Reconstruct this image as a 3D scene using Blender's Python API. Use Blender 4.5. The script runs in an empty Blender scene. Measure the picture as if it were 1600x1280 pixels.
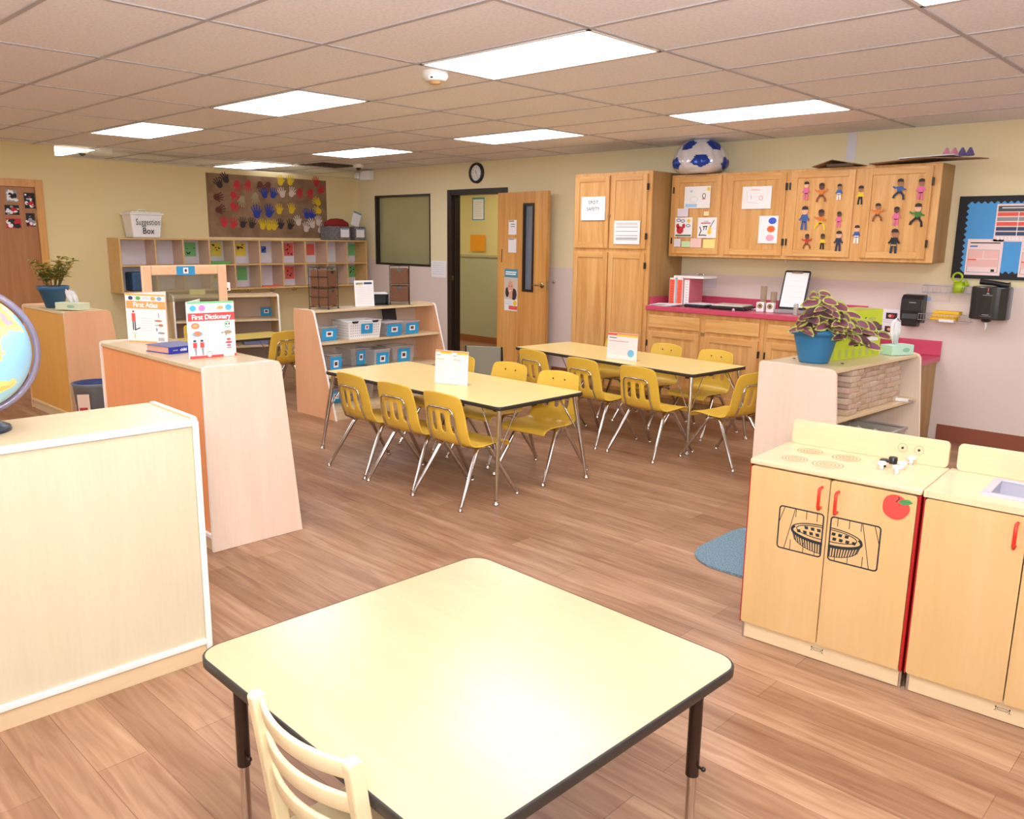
import bpy, bmesh, math, random
from math import sin, cos, pi, radians
from mathutils import Vector, Matrix
random.seed(7)
S = bpy.context.scene
COL = S.collection

# ------------------------------------------------------------------ camera
F_PX = 1292.0
YAW, PITCH, ROLL, EYE = radians(-43.6), radians(-11.6), radians(0.77), 1.6
FW = Vector((sin(YAW)*cos(PITCH), cos(YAW)*cos(PITCH), sin(PITCH)))
_r0 = Vector((cos(YAW), -sin(YAW), 0)); _u0 = _r0.cross(FW)
RT = _r0*cos(ROLL) + _u0*sin(ROLL); UP = -_r0*sin(ROLL) + _u0*cos(ROLL)
cam = bpy.data.cameras.new('camera'); cam.sensor_width = 36; cam.lens = 36*F_PX/1600
cam.clip_start = 0.02
co = bpy.data.objects.new('camera', cam); COL.objects.link(co); S.camera = co
co.matrix_world = Matrix(((RT.x, UP.x, -FW.x, 0), (RT.y, UP.y, -FW.y, 0), (RT.z, UP.z, -FW.z, EYE), (0, 0, 0, 1)))
def ray(x, y): return RT*((x-800)/F_PX) - UP*((y-640)/F_PX) + FW
E0 = Vector((0, 0, EYE))
def atZ(x, y, z=0.0): d = ray(x, y); return E0 + d*((z-EYE)/d.z)      # point of the photo on a level plane
def atY(x, y, v): d = ray(x, y); return E0 + d*(v/d.y)                 # ... on a plane parallel to the cabinet wall
def atX(x, y, v): d = ray(x, y); return E0 + d*(v/d.x)

# ------------------------------------------------------------------ light and exposure
S.view_settings.view_transform = 'Standard'; S.view_settings.look = 'None'
S.view_settings.gamma = 1; S.view_settings.exposure = 0.54; S.view_settings.use_curve_mapping = False
W = bpy.data.worlds.new('world'); S.world = W; W.use_nodes = True
W.node_tree.nodes['Background'].inputs[0].default_value = (1, .95, .88, 1)
W.node_tree.nodes['Background'].inputs[1].default_value = 0.3
LIGHT = 7.4            # emission of the ceiling diffusers
FLASH = 150.0           # watts of the photographer's lamp beside the camera
fl = bpy.data.lights.new('flash', 'AREA'); fl.energy = FLASH; fl.size = 0.5; fl.color = (.90, .94, 1)
fo = bpy.data.objects.new('flash', fl); COL.objects.link(fo); fo.location = (0.15, -0.2, 1.85)
fo.rotation_euler = Vector((.50, -.53, -.69)).to_track_quat('Z', 'Y').to_euler()    # tilted up: bounced off the ceiling

# ------------------------------------------------------------------ materials
def lin(c):
    if isinstance(c, str): c = tuple(int(c[i:i+2], 16)/255 for i in (0, 2, 4))
    return tuple((v/12.92 if v <= .04045 else ((v+.055)/1.055)**2.4) for v in c) + (1,)
MATS = {}
def mat(name, col='cccccc', rough=.5, metal=0, emit=0, alpha=1, spec=.5, coat=0):
    if name in MATS: return MATS[name]
    m = bpy.data.materials.new(name); m.use_nodes = True; b = m.node_tree.nodes['Principled BSDF']
    b.inputs['Base Color'].default_value = lin(col); b.inputs['Roughness'].default_value = rough
    b.inputs['Metallic'].default_value = metal; b.inputs['Alpha'].default_value = alpha
    b.inputs['Specular IOR Level'].default_value = spec; b.inputs['Coat Weight'].default_value = coat
    if emit:
        b.inputs['Emission Color'].default_value = lin(col); b.inputs['Emission Strength'].default_value = emit
    MATS[name] = m; return m
def nodes(m): nt = m.node_tree; return nt, nt.nodes, nt.links, nt.nodes['Principled BSDF']
def ramp(nt, a, b, p0=.3, p1=.7):
    r = nt.nodes.new('ShaderNodeValToRGB'); e = r.color_ramp.elements
    e[0].position = p0; e[0].color = lin(a); e[1].position = p1; e[1].color = lin(b); return r
def mapped(nt, scale, loc=(0, 0, 0)):
    t = nt.nodes.new('ShaderNodeTexCoord'); mp = nt.nodes.new('ShaderNodeMapping')
    mp.inputs['Scale'].default_value = scale; mp.inputs['Location'].default_value = loc
    nt.links.new(t.outputs['Object'], mp.inputs['Vector']); return mp
def wood(name, a, b, axis=2, rough=.35, k=9, stretch=.09, spec=.5, p=(.3, .7), coat=0):
    g = .06 if p == (.2, .8) else .18
    if name in MATS: return MATS[name]
    m = mat(name, a, rough, spec=spec, coat=coat); nt, N, L, B = nodes(m)
    sc = [k, k, k]; sc[axis] = k*stretch
    mp = mapped(nt, sc); n1 = N.new('ShaderNodeTexNoise'); n1.inputs['Scale'].default_value = 1.6
    n1.inputs['Detail'].default_value = 5; n1.inputs['Distortion'].default_value = .8
    L.new(mp.outputs[0], n1.inputs['Vector']); r = ramp(nt, a, b, *p); L.new(n1.outputs[0], r.inputs[0])
    sc2 = [v*7 for v in sc]; mp2 = mapped(nt, sc2); n2 = N.new('ShaderNodeTexNoise'); n2.inputs['Scale'].default_value = 2
    L.new(mp2.outputs[0], n2.inputs['Vector'])
    mx = N.new('ShaderNodeMix'); mx.data_type = 'RGBA'; mx.blend_type = 'MULTIPLY'; mx.inputs[0].default_value = g
    r2 = ramp(nt, 'c8bfb4', 'ffffff', .35, .6); L.new(n2.outputs[0], r2.inputs[0])
    L.new(r.outputs[0], mx.inputs[6]); L.new(r2.outputs[0], mx.inputs[7]); L.new(mx.outputs[2], B.inputs['Base Color'])
    return m
def noisy(name, a, b, scale=30, rough=.6, bump=0, p=(.4, .6), **k):
    if name in MATS: return MATS[name]
    m = mat(name, a, rough, **k); nt, N, L, B = nodes(m)
    mp = mapped(nt, (1, 1, 1)); n1 = N.new('ShaderNodeTexNoise'); n1.inputs['Scale'].default_value = scale
    n1.inputs['Detail'].default_value = 4; L.new(mp.outputs[0], n1.inputs['Vector'])
    r = ramp(nt, a, b, *p); L.new(n1.outputs[0], r.inputs[0]); L.new(r.outputs[0], B.inputs['Base Color'])
    if bump:
        bp = N.new('ShaderNodeBump'); bp.inputs['Strength'].default_value = bump; bp.inputs['Distance'].default_value = .01
        L.new(n1.outputs[0], bp.inputs['Height']); L.new(bp.outputs[0], B.inputs['Normal'])
    return m

def floor_mat():
    m = mat('plank_floor', 'b98a68', .38, spec=.4); nt, N, L, B = nodes(m)
    mp = mapped(nt, (1, 1, 1))
    br = N.new('ShaderNodeTexBrick'); br.offset = .37; br.inputs['Scale'].default_value = 1
    br.inputs['Brick Width'].default_value = 1.22; br.inputs['Row Height'].default_value = .152
    br.inputs['Mortar Size'].default_value = .0012; br.inputs['Bias'].default_value = 0
    br.inputs['Color1'].default_value = lin('a48164'); br.inputs['Color2'].default_value = lin('bf9f80')
    br.inputs['Mortar'].default_value = lin('8a6450'); L.new(mp.outputs[0], br.inputs['Vector'])
    mp2 = mapped(nt, (1.1, 13, 1)); n = N.new('ShaderNodeTexNoise'); n.inputs['Scale'].default_value = 2.2
    n.inputs['Detail'].default_value = 7; n.inputs['Distortion'].default_value = 1.2; L.new(mp2.outputs[0], n.inputs['Vector'])
    r = ramp(nt, 'bfa08c', 'ffffff', .3, .66); L.new(n.outputs[0], r.inputs[0])
    mx = N.new('ShaderNodeMix'); mx.data_type = 'RGBA'; mx.blend_type = 'MULTIPLY'; mx.inputs[0].default_value = .7
    L.new(br.outputs[0], mx.inputs[6]); L.new(r.outputs[0], mx.inputs[7])
    mp3 = mapped(nt, (.45, 5, 1)); n3 = N.new('ShaderNodeTexNoise'); n3.inputs['Scale'].default_value = 1.5
    L.new(mp3.outputs[0], n3.inputs['Vector']); r3 = ramp(nt, 'dccabc', 'fff6f0', .35, .65); L.new(n3.outputs[0], r3.inputs[0])
    m2 = N.new('ShaderNodeMix'); m2.data_type = 'RGBA'; m2.blend_type = 'MULTIPLY'; m2.inputs[0].default_value = .8
    L.new(mx.outputs[2], m2.inputs[6]); L.new(r3.outputs[0], m2.inputs[7]); L.new(m2.outputs[2], B.inputs['Base Color'])
    return m
def wall_mat(name, upper, lower, z=1.29):
    m = mat(name, upper, .6, spec=.25); nt, N, L, B = nodes(m)
    t = N.new('ShaderNodeTexCoord'); sp = N.new('ShaderNodeSeparateXYZ'); L.new(t.outputs['Object'], sp.inputs[0])
    gt = N.new('ShaderNodeMath'); gt.operation = 'GREATER_THAN'; gt.inputs[1].default_value = z; L.new(sp.outputs[2], gt.inputs[0])
    mx = N.new('ShaderNodeMix'); mx.data_type = 'RGBA'; L.new(gt.outputs[0], mx.inputs[0])
    mx.inputs[6].default_value = lin(lower); mx.inputs[7].default_value = lin(upper); L.new(mx.outputs[2], B.inputs['Base Color'])
    return m
M_floor = floor_mat()
M_ceil = noisy('acoustic_tile', 'efecf2', 'f9f7fb', 60, .9, bump=.06, p=(.36, .56), spec=.15)
M_wallB = wall_mat('painted_wall', 'e8dab2', 'e2d2c8')
M_wallA = mat('cream_paint', 'e6d4a0', .6, spec=.25)
M_hall = wall_mat('hall_paint', 'ddd090', 'b9b793', 1.33)
M_tbar = mat('grid_metal', 'bdb8bc', .5)
M_diff = mat('diffuser', 'f1f4ff', .6, emit=LIGHT)
M_white = mat('white_plastic', 'f1efec', .35)
M_edge = mat('white_edge_band', 'f4f0ea', .4)
M_oak = wood('oak', 'd09652', 'e8b676', 2, .35, 10, .07)
M_oakx = wood('oak_cross', 'd49a56', 'eaba78', 0, .35, 10, .07)
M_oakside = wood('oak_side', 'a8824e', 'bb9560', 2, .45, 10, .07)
M_door = wood('door_oak', 'cf8f45', 'e8b168', 2, .35, 7, .05)
M_doorb = wood('brown_door_wood', 'a8703f', 'ba8351', 2, .4, 6, .05)
M_maple = wood('maple', 'd3c6a6', 'dacdae', 2, .3, 6, .1, p=(.2, .8))
M_maplex = wood('maple_level', 'dbc096', 'e4cda4', 0, .28, 6, .1, p=(.2, .8))
M_play = wood('play_kitchen_maple', 'cda66c', 'd6b17c', 2, .3, 5, .1, p=(.2, .8))
M_peach = wood('peach_laminate', 'e9b083', 'f2bd92', 2, .35, 5, .1, p=(.2, .8))
M_back = wood('orange_back', 'f09a60', 'f8a76e', 2, .4, 5, .1, p=(.2, .8))
M_amber = wood('amber_back', 'dda047', 'e6ab52', 2, .4, 5, .1, p=(.2, .8))
M_pink = wood('pale_end', 'ead0b6', 'f1dcc6', 2, .35, 5, .1, p=(.2, .8))
M_lam = wood('table_laminate', 'c4a67e', 'cfb28a', 0, .24, 3, .12, p=(.2, .8))
M_lamy = mat('yellow_laminate', 'f4d990', .28)
M_blk = mat('black_edge', '2e2a26', .4)
M_chrome = mat('chrome', 'cfcac6', .12, 1)
M_yel = mat('yellow_plastic', 'e8bc44', .3, spec=.5)
M_dark = mat('dark_bronze', '2b211b', .35)
M_legb = mat('brown_enamel', '2a1a14', .25)
M_brass = mat('brushed_brass', 'b8a27a', .3, 1)
M_black = mat('black_plastic', '1f1e1e', .35)
M_pinkl = mat('rose_counter', 'c94b66', .3)
M_red = mat('red_plastic', 'd8301f', .3)
M_redp = mat('red_panel', 'a31414', .4)
M_blue = mat('card_blue', '2f9bd0', .5)
M_paper = mat('paper_white', 'f4f2f2', .7)
M_grey = mat('print_grey', '9a9a9e', .7)
M_ink = mat('ink', '202024', .7)
M_clear = mat('clear_plastic', 'd8d4d4', .12, alpha=.32)
M_glass = mat('smoky_glass', '8c8468', .05, alpha=.42)
M_blade = mat('window_glass', 'a5a27a', .04, alpha=.72)
M_bb = mat('rubber_base', '8f4f36', .5)
M_orange = mat('print_orange', 'f09030', .6); M_yelp = mat('print_yellow', 'f5cf3c', .6)
M_green = mat('print_green', '5cb85a', .6); M_coral = mat('print_coral', 'f0604e', .6)
M_lime = mat('lime_plastic', 'a9c81e', .4)
M_wick = noisy('wicker', '5e3a24', '845636', 150, .7, bump=.3)
M_redh = mat('hand_red', 'c8323c', .8); M_brh = mat('hand_brown', '5e3226', .8); M_blh = mat('hand_blue', '28409c', .8)
M_yeh = mat('hand_yellow', 'd8b820', .8); M_whh = mat('hand_white', 'd8c8ba', .8); M_gyh = mat('hand_tan', 'a59a78', .8); M_dkh = mat('hand_dark', '3a2c2c', .8)

# ------------------------------------------------------------------ mesh building
class MB:
    def __init__(s): s.v = []; s.f = []; s.m = []; s.M = Matrix(); s.mats = []; s.sm = []
    def mi(s, m):
        if m not in s.mats: s.mats.append(m)
        return s.mats.index(m)
    def add(s, vs, fs, m, smooth=False):
        n = len(s.v); s.v += [s.M @ Vector(v) for v in vs]
        k = s.mi(m) if not isinstance(m, list) else None
        for i, f in enumerate(fs):
            s.f.append([n+j for j in f]); s.m.append(k if k is not None else s.mi(m[i])); s.sm.append(smooth)
        return s
    def box(s, x0, x1, y0, y1, z0, z1, m):
        vs = [(x, y, z) for x in (x0, x1) for y in (y0, y1) for z in (z0, z1)]
        return s.add(vs, [(0, 1, 3, 2), (4, 6, 7, 5), (0, 4, 5, 1), (2, 3, 7, 6), (0, 2, 6, 4), (1, 5, 7, 3)], m)
    def prism(s, poly, a0, a1, m, me=None, axis=0):
        # poly in the other two axes (cyclic order), extruded along axis
        n = len(poly)
        def P(a, p): return {0: (a, p[0], p[1]), 1: (p[0], a, p[1]), 2: (p[0], p[1], a)}[axis]
        vs = [P(a0, p) for p in poly] + [P(a1, p) for p in poly]
        fs = [list(range(n))[::-1], [n+i for i in range(n)]] + [(i, (i+1) % n, n+(i+1) % n, n+i) for i in range(n)]
        return s.add(vs, fs, [m, m] + [me or m]*n)
    def tube(s, pts, r, m, n=10, cap=True, closed=False):
        pts = [Vector(p) for p in pts]; rs = r if isinstance(r, (list, tuple)) else [r]*len(pts)
        vs = []; up = None
        for i, p in enumerate(pts):
            if closed: t = (pts[(i+1) % len(pts)]-pts[i-1]).normalized()
            else: t = (pts[min(i+1, len(pts)-1)]-pts[max(i-1, 0)]).normalized()
            if up is None: up = Vector((0, 0, 1)) if abs(t.z) < .9 else Vector((1, 0, 0))
            a = t.cross(up).normalized(); up = a.cross(t).normalized()
            vs += [p + a*cos(2*pi*j/n)*rs[i] + up*sin(2*pi*j/n)*rs[i] for j in range(n)]
        L = len(pts); fs = []
        for i in range(L if closed else L-1):
            k = (i+1) % L
            fs += [(i*n+j, i*n+(j+1) % n, k*n+(j+1) % n, k*n+j) for j in range(n)]
        s.add(vs, fs, m, True)
        if cap and not closed: s.add(vs[:n], [list(range(n))[::-1]], m); s.add(vs[-n:], [list(range(n))], m)
        return s
    def lathe(s, prof, m, c=(0, 0, 0), n=24, sx=1, sy=1, smooth=True):
        vs = [(c[0]+r*cos(2*pi*j/n)*sx, c[1]+r*sin(2*pi*j/n)*sy, c[2]+z) for r, z in prof for j in range(n)]
        fs = [(i*n+j, i*n+(j+1) % n, (i+1)*n+(j+1) % n, (i+1)*n+j) for i in range(len(prof)-1) for j in range(n)]
        return s.add(vs, fs, m, smooth)
    def ball(s, c, r, m, n=16, k=10, sc=(1, 1, 1)):
        vs = []; fs = []
        for i in range(k+1):
            a = pi*i/k
            vs += [(c[0]+r*sc[0]*sin(a)*cos(2*pi*j/n), c[1]+r*sc[1]*sin(a)*sin(2*pi*j/n), c[2]+r*sc[2]*cos(a)) for j in range(n)]
        for i in range(k): fs += [(i*n+j, (i+1)*n+j, (i+1)*n+(j+1) % n, i*n+(j+1) % n) for j in range(n)]
        return s.add(vs, fs, m, True)
    # flat marks in the current frame: x right, y up, z outwards
    def rect(s, x0, x1, y0, y1, m, z=0, t=.0006): return s.box(x0, x1, y0, y1, z, z+t, m)
    def poly(s, pts, m, z=0): return s.add([(p[0], p[1], z) for p in pts], [list(range(len(pts)))], m)
    def disc(s, cx, cy, rx, ry, m, z=0, n=20): return s.poly([(cx+rx*cos(2*pi*j/n), cy+ry*sin(2*pi*j/n)) for j in range(n)], m, z)
    def line(s, pts, w, m, z=0, closed=False):
        P = [Vector((p[0], p[1])) for p in pts]; n = len(P)
        for i in range(n if closed else n-1):
            a, b = P[i], P[(i+1) % n]
            d = (b-a)
            if d.length < 1e-7: continue
            d.normalize(); q = Vector((-d.y, d.x))*w/2; e = d*w*.35
            s.poly([a-q-e, b-q+e, b+q+e, a+q-e], m, z+(i % 2)*1e-5)
        return s
    def ring(s, cx, cy, rx, ry, w, m, z=0, a0=0, a1=2*pi, n=24):
        return s.line([(cx+rx*cos(a0+(a1-a0)*j/n), cy+ry*sin(a0+(a1-a0)*j/n)) for j in range(n+1)], w, m, z)
    def text(s, t, size, x, y, m, z=.001, align='CENTER', bold=0, sx=1, sp=1):
        c = bpy.data.curves.new('t', 'FONT'); c.body = t; c.size = size; c.align_x = align; c.align_y = 'CENTER'
        c.offset = bold; c.resolution_u = 3; c.space_character = sp
        o = bpy.data.objects.new('t', c); me = bpy.data.meshes.new_from_object(o)
        vs = [(x+v.co.x*sx, y+v.co.y, z) for v in me.vertices]
        s.add(vs, [list(p.vertices) for p in me.polygons], m)
        bpy.data.objects.remove(o); bpy.data.curves.remove(c); bpy.data.meshes.remove(me); return s
    def build(s, name, parent=None, bevel=0, loc=None, rz=0, subs=0, solid=0, seg=2):
        me = bpy.data.meshes.new(name); me.from_pydata(s.v, [], s.f)
        for m in s.mats: me.materials.append(m)
        for p, k, sm in zip(me.polygons, s.m, s.sm): p.material_index = k; p.use_smooth = sm
        me.update()
        o = bpy.data.objects.new(name, me); COL.objects.link(o)
        if parent: o.parent = parent
        if loc is not None: o.location = loc
        if rz: o.rotation_euler.z = rz
        if solid: d = o.modifiers.new('s', 'SOLIDIFY'); d.thickness = solid; d.offset = 0
        if bevel: d = o.modifiers.new('b', 'BEVEL'); d.width = bevel; d.segments = seg; d.limit_method = 'ANGLE'; d.angle_limit = radians(40)
        if subs: d = o.modifiers.new('u', 'SUBSURF'); d.levels = subs; d.render_levels = subs
        return o
def frame(o, u, v):
    u = Vector(u).normalized(); v = Vector(v).normalized(); w = u.cross(v)
    return Matrix(((u.x, v.x, w.x, o[0]), (u.y, v.y, w.y, o[1]), (u.z, v.z, w.z, o[2]), (0, 0, 0, 1)))
def FB(x, z, y=7.4): return frame((x, y-.001, z), (1, 0, 0), (0, 0, 1))        # faces the room from the cabinet wall
def FA(y, z, x=-10.2): return frame((x+.001, y, z), (0, 1, 0), (0, 0, 1))      # faces the room from the left wall
def tag(o, label, cat, group=None):
    o['label'] = label; o['category'] = cat
    if group: o['group'] = group
    return o
def struct(o): o['kind'] = 'structure'; return o
def thing(name, label, cat, loc=(0, 0, 0), rz=0, group=None):
    o = bpy.data.objects.new(name, None); COL.objects.link(o); o.location = loc; o.rotation_euler.z = rz
    o.empty_display_size = .1
    return tag(o, label, cat, group)
def dup(root, loc, rz=0, label=None, group=None):
    def cp(o, par):
        c = o.copy(); COL.objects.link(c)
        if par is not None: c.parent = par
        for ch in list(o.children): cp(ch, c)
        return c
    r = cp(root, None); r.location = loc; r.rotation_euler.z = rz
    if label: r['label'] = label
    if group: r['group'] = group
    return r
def rounded(x0, x1, y0, y1, r, n=5):
    pts = []
    for cx, cy, a in ((x1-r, y1-r, 0), (x0+r, y1-r, pi/2), (x0+r, y0+r, pi), (x1-r, y0+r, 1.5*pi)):
        pts += [(cx+r*cos(a+i*pi/2/n), cy+r*sin(a+i*pi/2/n)) for i in range(n+1)]
    return pts

# ------------------------------------------------------------------ the room
CZ = 2.55; YB = 7.4; XA = -10.2; PY0 = 3.36
struct(MB().box(-14, 4, -3.5, 11.5, -.1, 0, M_floor).build('floor'))
struct(MB().box(-14, 4, -3.5, 7.52, CZ, CZ+.1, M_ceil).build('ceiling'))
struct(MB().box(-13, -5, 7.52, 11, 2.5, 2.6, M_ceil).build('ceiling_hall'))
# cabinet wall with a doorway and an interior window
DX0, DX1, DZ = -8.19, -7.22, 2.17
WX0, WX1, WZ0, WZ1 = -9.77, -8.6, 1.25, 2.165
b = MB()
for x0, x1, z0, z1 in ((-14, WX0, 0, CZ+.05), (WX0, WX1, 0, WZ0), (WX0, WX1, WZ1, CZ+.05), (WX1, DX0, 0, CZ+.05), (DX0, DX1, DZ, CZ+.05), (DX1, 4, 0, CZ+.05)):
    b.box(x0, x1, YB, YB+.12, z0, z1, M_wallB)
struct(b.build('wall_back'))
struct(MB().box(XA-.12, XA, PY0, YB, 0, 2.43, M_wallA).box(XA-.13, XA, PY0, YB, 2.43, 2.445, M_maple).build('wall_left'))
struct(MB().box(XA-.12, XA, -3.5, 2.25, 0, CZ, M_wallA).box(XA-.12, XA, 2.25, 3.14, 2.1, CZ, M_wallA).box(XA-.12, XA, 3.14, PY0, 0, CZ, M_wallA).build('wall_left_entry'))
struct(MB().box(-14, -13.9, -3.5, YB, 0, CZ, M_wallA).build('wall_far_left'))
struct(MB().box(4, 4.1, -3.5, 7.5, 0, CZ, M_wallA).build('wall_right'))
struct(MB().box(-14, 4, -3.6, -3.5, 0, CZ, M_wallA).build('wall_front'))
struct(MB().box(-13, -5, 9.12, 9.2, 0, 2.5, M_hall).build('wall_hall'))
struct(MB().box(-13.1, -13, 7.52, 9.2, 0, 2.5, M_hall).box(-5, -4.9, 7.52, 9.2, 0, 2.5, M_hall).build('wall_hall_ends'))
struct(MB().box(-12.9, -5.1, 9.105, 9.12, 0, .1, mat('wood_base', '9a5c34', .4)).build('baseboard_hall'))
struct(MB().box(-12.9, -5.1, 9.1, 9.12, 1.33, 1.365, mat('rail_paint', 'b8b088', .5)).build('trim_1'))
struct(MB().box(-2.1, 4, YB-.012, YB, 0, .13, M_bb).box(-6.4, -5.62, YB-.012, YB, 0, .13, M_bb).box(-10.1, -8.3, YB-.012, YB, 0, .1, M_bb).build('baseboard_back'))
# window: dark frame and glass
b = MB()
for x0, x1, z0, z1 in ((WX0-.02, WX0+.015, WZ0-.02, WZ1+.02), (WX1-.01, WX1+.008, WZ0-.02, WZ1+.02), (WX0, WX1, WZ0-.02, WZ0+.006), (WX0, WX1, WZ1-.006, WZ1+.02)):
    b.box(x0, x1, YB-.008, YB+.07, z0, z1, M_dark)
w = struct(b.build('window_1')); MB().box(WX0, WX1, YB+.05, YB+.056, WZ0, WZ1, M_blade).build('glass', w)
# door frame
b = MB()
for x0, x1, z0, z1 in ((DX0-.055, DX0+.02, 0, DZ+.05), (DX1-.02, DX1+.055, 0, DZ+.05), (DX0, DX1, DZ-.02, DZ+.05)):
    b.box(x0, x1, YB-.015, YB+.135, z0, z1, M_dark)
for x0, x1, z0, z1 in ((DX0+.02, DX0+.035, 0, DZ-.02), (DX1-.035, DX1-.02, 0, DZ-.02)):
    b.box(x0, x1, YB+.05, YB+.135, z0, z1, M_dark)
fr = struct(b.build('door_1', bevel=.003))
MB().box(DX0+.018, DX0+.024, YB+.0, YB+.03, 1.07, 1.13, M_brass).build('strike_plate', fr)
# the open leaf, hinged on the right jamb and swung back against the wall
lf = thing('door', 'open light oak door leaf with narrow glass slot beside the doorway', 'door', (DX1-.03, YB-.03, 0), radians(-7))
b = MB(); LW = .9
gx0, gx1, gz0, gz1 = .50, .66, 1.02, 2.0
for x0, x1, z0, z1 in ((0, gx0, .01, 2.15), (gx1, LW, .01, 2.15), (gx0, gx1, .01, gz0), (gx0, gx1, gz1, 2.15)): b.box(x0, x1, -.045, 0, z0, z1, M_door)
b.build('panel', lf)
b = MB()
for x0, x1, z0, z1 in ((gx0-.02, gx0+.008, gz0-.02, gz1+.02), (gx1-.008, gx1+.02, gz0-.02, gz1+.02), (gx0, gx1, gz0-.02, gz0+.008), (gx0, gx1, gz1-.008, gz1+.02)): b.box(x0, x1, -.054, .006, z0, z1, M_dark)
b.build('glazing_frame', lf, bevel=.002); MB().box(gx0, gx1, -.026, -.02, gz0, gz1, mat('slot_glass', '8a93a0', .05, alpha=.6)).build('glass', lf)
b = MB(); b.M = frame((.84, -.045, 1.09), (1, 0, 0), (0, 0, 1))
b.lathe([(0, .012), (.03, .012), (.034, .004), (.034, 0)], M_brass); b.tube([(0, 0, .01), (0, 0, .05)], .011, M_brass); b.tube([(0, 0, .05), (-.05, 0, .055), (-.11, -.004, .05)], [.011, .011, .008], M_brass)
b.build('lever_handle', lf)
MB().box(.898, .902, -.04, -.005, 1.04, 1.15, M_brass).build('latch_plate', lf)
# kitchen-side little doorstop knob on the wall
p = atY(867, 441, YB)
b = MB(); b.M = FB(p.x, p.z); b.lathe([(.0, .03), (.014, .028), (.018, .015), (.013, .0)], M_chrome, n=16)
tag(b.build('door_stop'), 'small round metal door stop on the wall right of the open door', 'door stop')
# the brown door on the far left
b = MB()
for y0, y1, z0, z1 in ((3.12, 3.2, 0, 2.17), (2.17, 2.25, 0, 2.17), (2.25, 3.12, 2.09, 2.17)): b.box(XA, XA+.02, y0, y1, z0, z1, M_door)
struct(b.build('trim_2', bevel=.003))
d2 = struct(MB().box(XA-.05, XA-.006, 2.25, 3.13, .01, 2.1, M_doorb).build('door_2'))
MB().box(XA-.008, XA+.004, 3.112, 3.128, 1.75, 1.85, M_brass).box(XA-.008, XA+.004, 3.112, 3.128, .25, .35, M_brass).build('hinge', d2)

# suspended ceiling grid: one metal grid, structure
b = MB()
gx = [1.2192*i-4.977 for i in range(-7, 9)]; gy = [.6096*j+1.923 for j in range(-9, 10)]
for x in gx: b.box(x-.012, x+.012, -3.5, YB, CZ-.005, CZ+.01, M_tbar)
for y in gy: b.box(-14, 4, y-.012, y+.012, CZ-.0045, CZ+.01, M_tbar)
struct(b.build('trim_3'))
def troffer(x0, x1, y0, y1, label):
    t = thing('ceiling_light', label, 'ceiling light', ((x0+x1)/2, (y0+y1)/2, CZ), 0, 'fluorescent panels in the ceiling grid')
    a, c = (x1-x0)/2-.012, (y1-y0)/2-.012
    b = MB()
    for r in ((-a, a, -c, -c+.018), (-a, a, c-.018, c), (-a, -a+.018, -c, c), (a-.018, a, -c, c)): b.box(r[0], r[1], r[2], r[3], -.008, .01, M_white)
    b.build('frame', t); MB().box(-a+.018, a-.018, -c+.018, c-.018, -.006, .01, M_diff).build('diffuser', t)
C = lambda i: 1.2192*i-4.977
R = lambda j: .6096*j+1.923
LP = [(1, 2, 'largest ceiling light panel, near the smoke detector'), (-1, 2, 'ceiling light panel one bay left of the smoke detector'), (-3, 2, 'ceiling light panel above the potted plant shelf, second from far left'),
      (1, 6, 'ceiling light panel above the oak wall cabinets'), (-1, 6, 'ceiling light panel in front of the clock wall'), (-3, 6, 'ceiling light panel just left of the wall clock corner'),
      (3, 2, 'ceiling light panel cut by the top right edge of the photo')]
for i, j, l in LP: troffer(C(i), C(i+1), R(j), R(j+1), l)
troffer(-11.95, -10.25, 3.2, 3.85, 'ceiling light panel cut off by the wall edge at far left')
troffer(-11.3, -10.1, 5.72, 6.32, 'ceiling light panel above the brown handprint banner')
for i, j in ((5, 2), (3, 6), (5, 6), (1, -2), (3, -2), (-1, -2), (-3, -2), (5, -2), (1, -6), (-1, -6), (3, -6), (-5, -2), (-5, -6), (-3, -6)):
    troffer(C(i), C(i+1), R(j), R(j+1), 'ceiling light panel outside the photo, over the near side of the room')
for x, l in ((-11.5, 'hall light panel left of the doorway'), (-8.2, 'hall light panel beyond the doorway')):
    b = MB().box(x-.6, x+.6, 7.9, 8.5, 2.485, 2.5, mat('hall_diffuser', 'fff4dc', .6, emit=6)); tag(b.build('ceiling_light'), l, 'ceiling light')
# dark air vents, smoke detector, cameras
for (x, y, l) in ((-9.75, 6.62, 'dark square air vent in the ceiling near the far corner'), (-11.6, 6.55, 'dark air vent in the ceiling beyond the handprint banner')):
    t = thing('air_vent', l, 'vent', (x, y, CZ)); b = MB()
    for k in range(5): b.box(-.27+k*.02, .27-k*.02, -.27+k*.055, -.25+k*.055, -.012, 0, M_dark); b.box(-.27+k*.02, .27-k*.02, .25-k*.055, .27-k*.055, -.012, 0, M_dark)
    b.build('louvre', t); MB().box(-.29, .29, -.29, .29, -.004, 0, mat('vent_grey', '5c554c', .6)).build('backing', t)
p = atZ(680, 112, CZ)
t = thing('smoke_detector', 'round white smoke detector on the ceiling under the largest light panel', 'smoke detector', (p.x, p.y, CZ))
MB().lathe([(.075, 0), (.075, -.03), (.06, -.052), (.0, -.052)], M_white).build('housing', t)
MB().lathe([(.034, -.05), (.032, -.068), (0, -.07)], mat('sensor_tan', 'c9a070', .5)).build('sensor', t)
q = frame((0, 0, -.042), RT*1, UP); b = MB(); b.M = frame((-FW.x*.072, -FW.y*.072, -.043), (RT.x, RT.y, 0), (0, 0, 1)); b.rect(-.03, .03, -.009, .009, M_paper); b.rect(-.022, -.006, -.005, .005, M_ink, .0007); b.rect(.004, .02, -.003, .003, M_grey, .0007)
b.build('status_plate', t)
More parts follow.
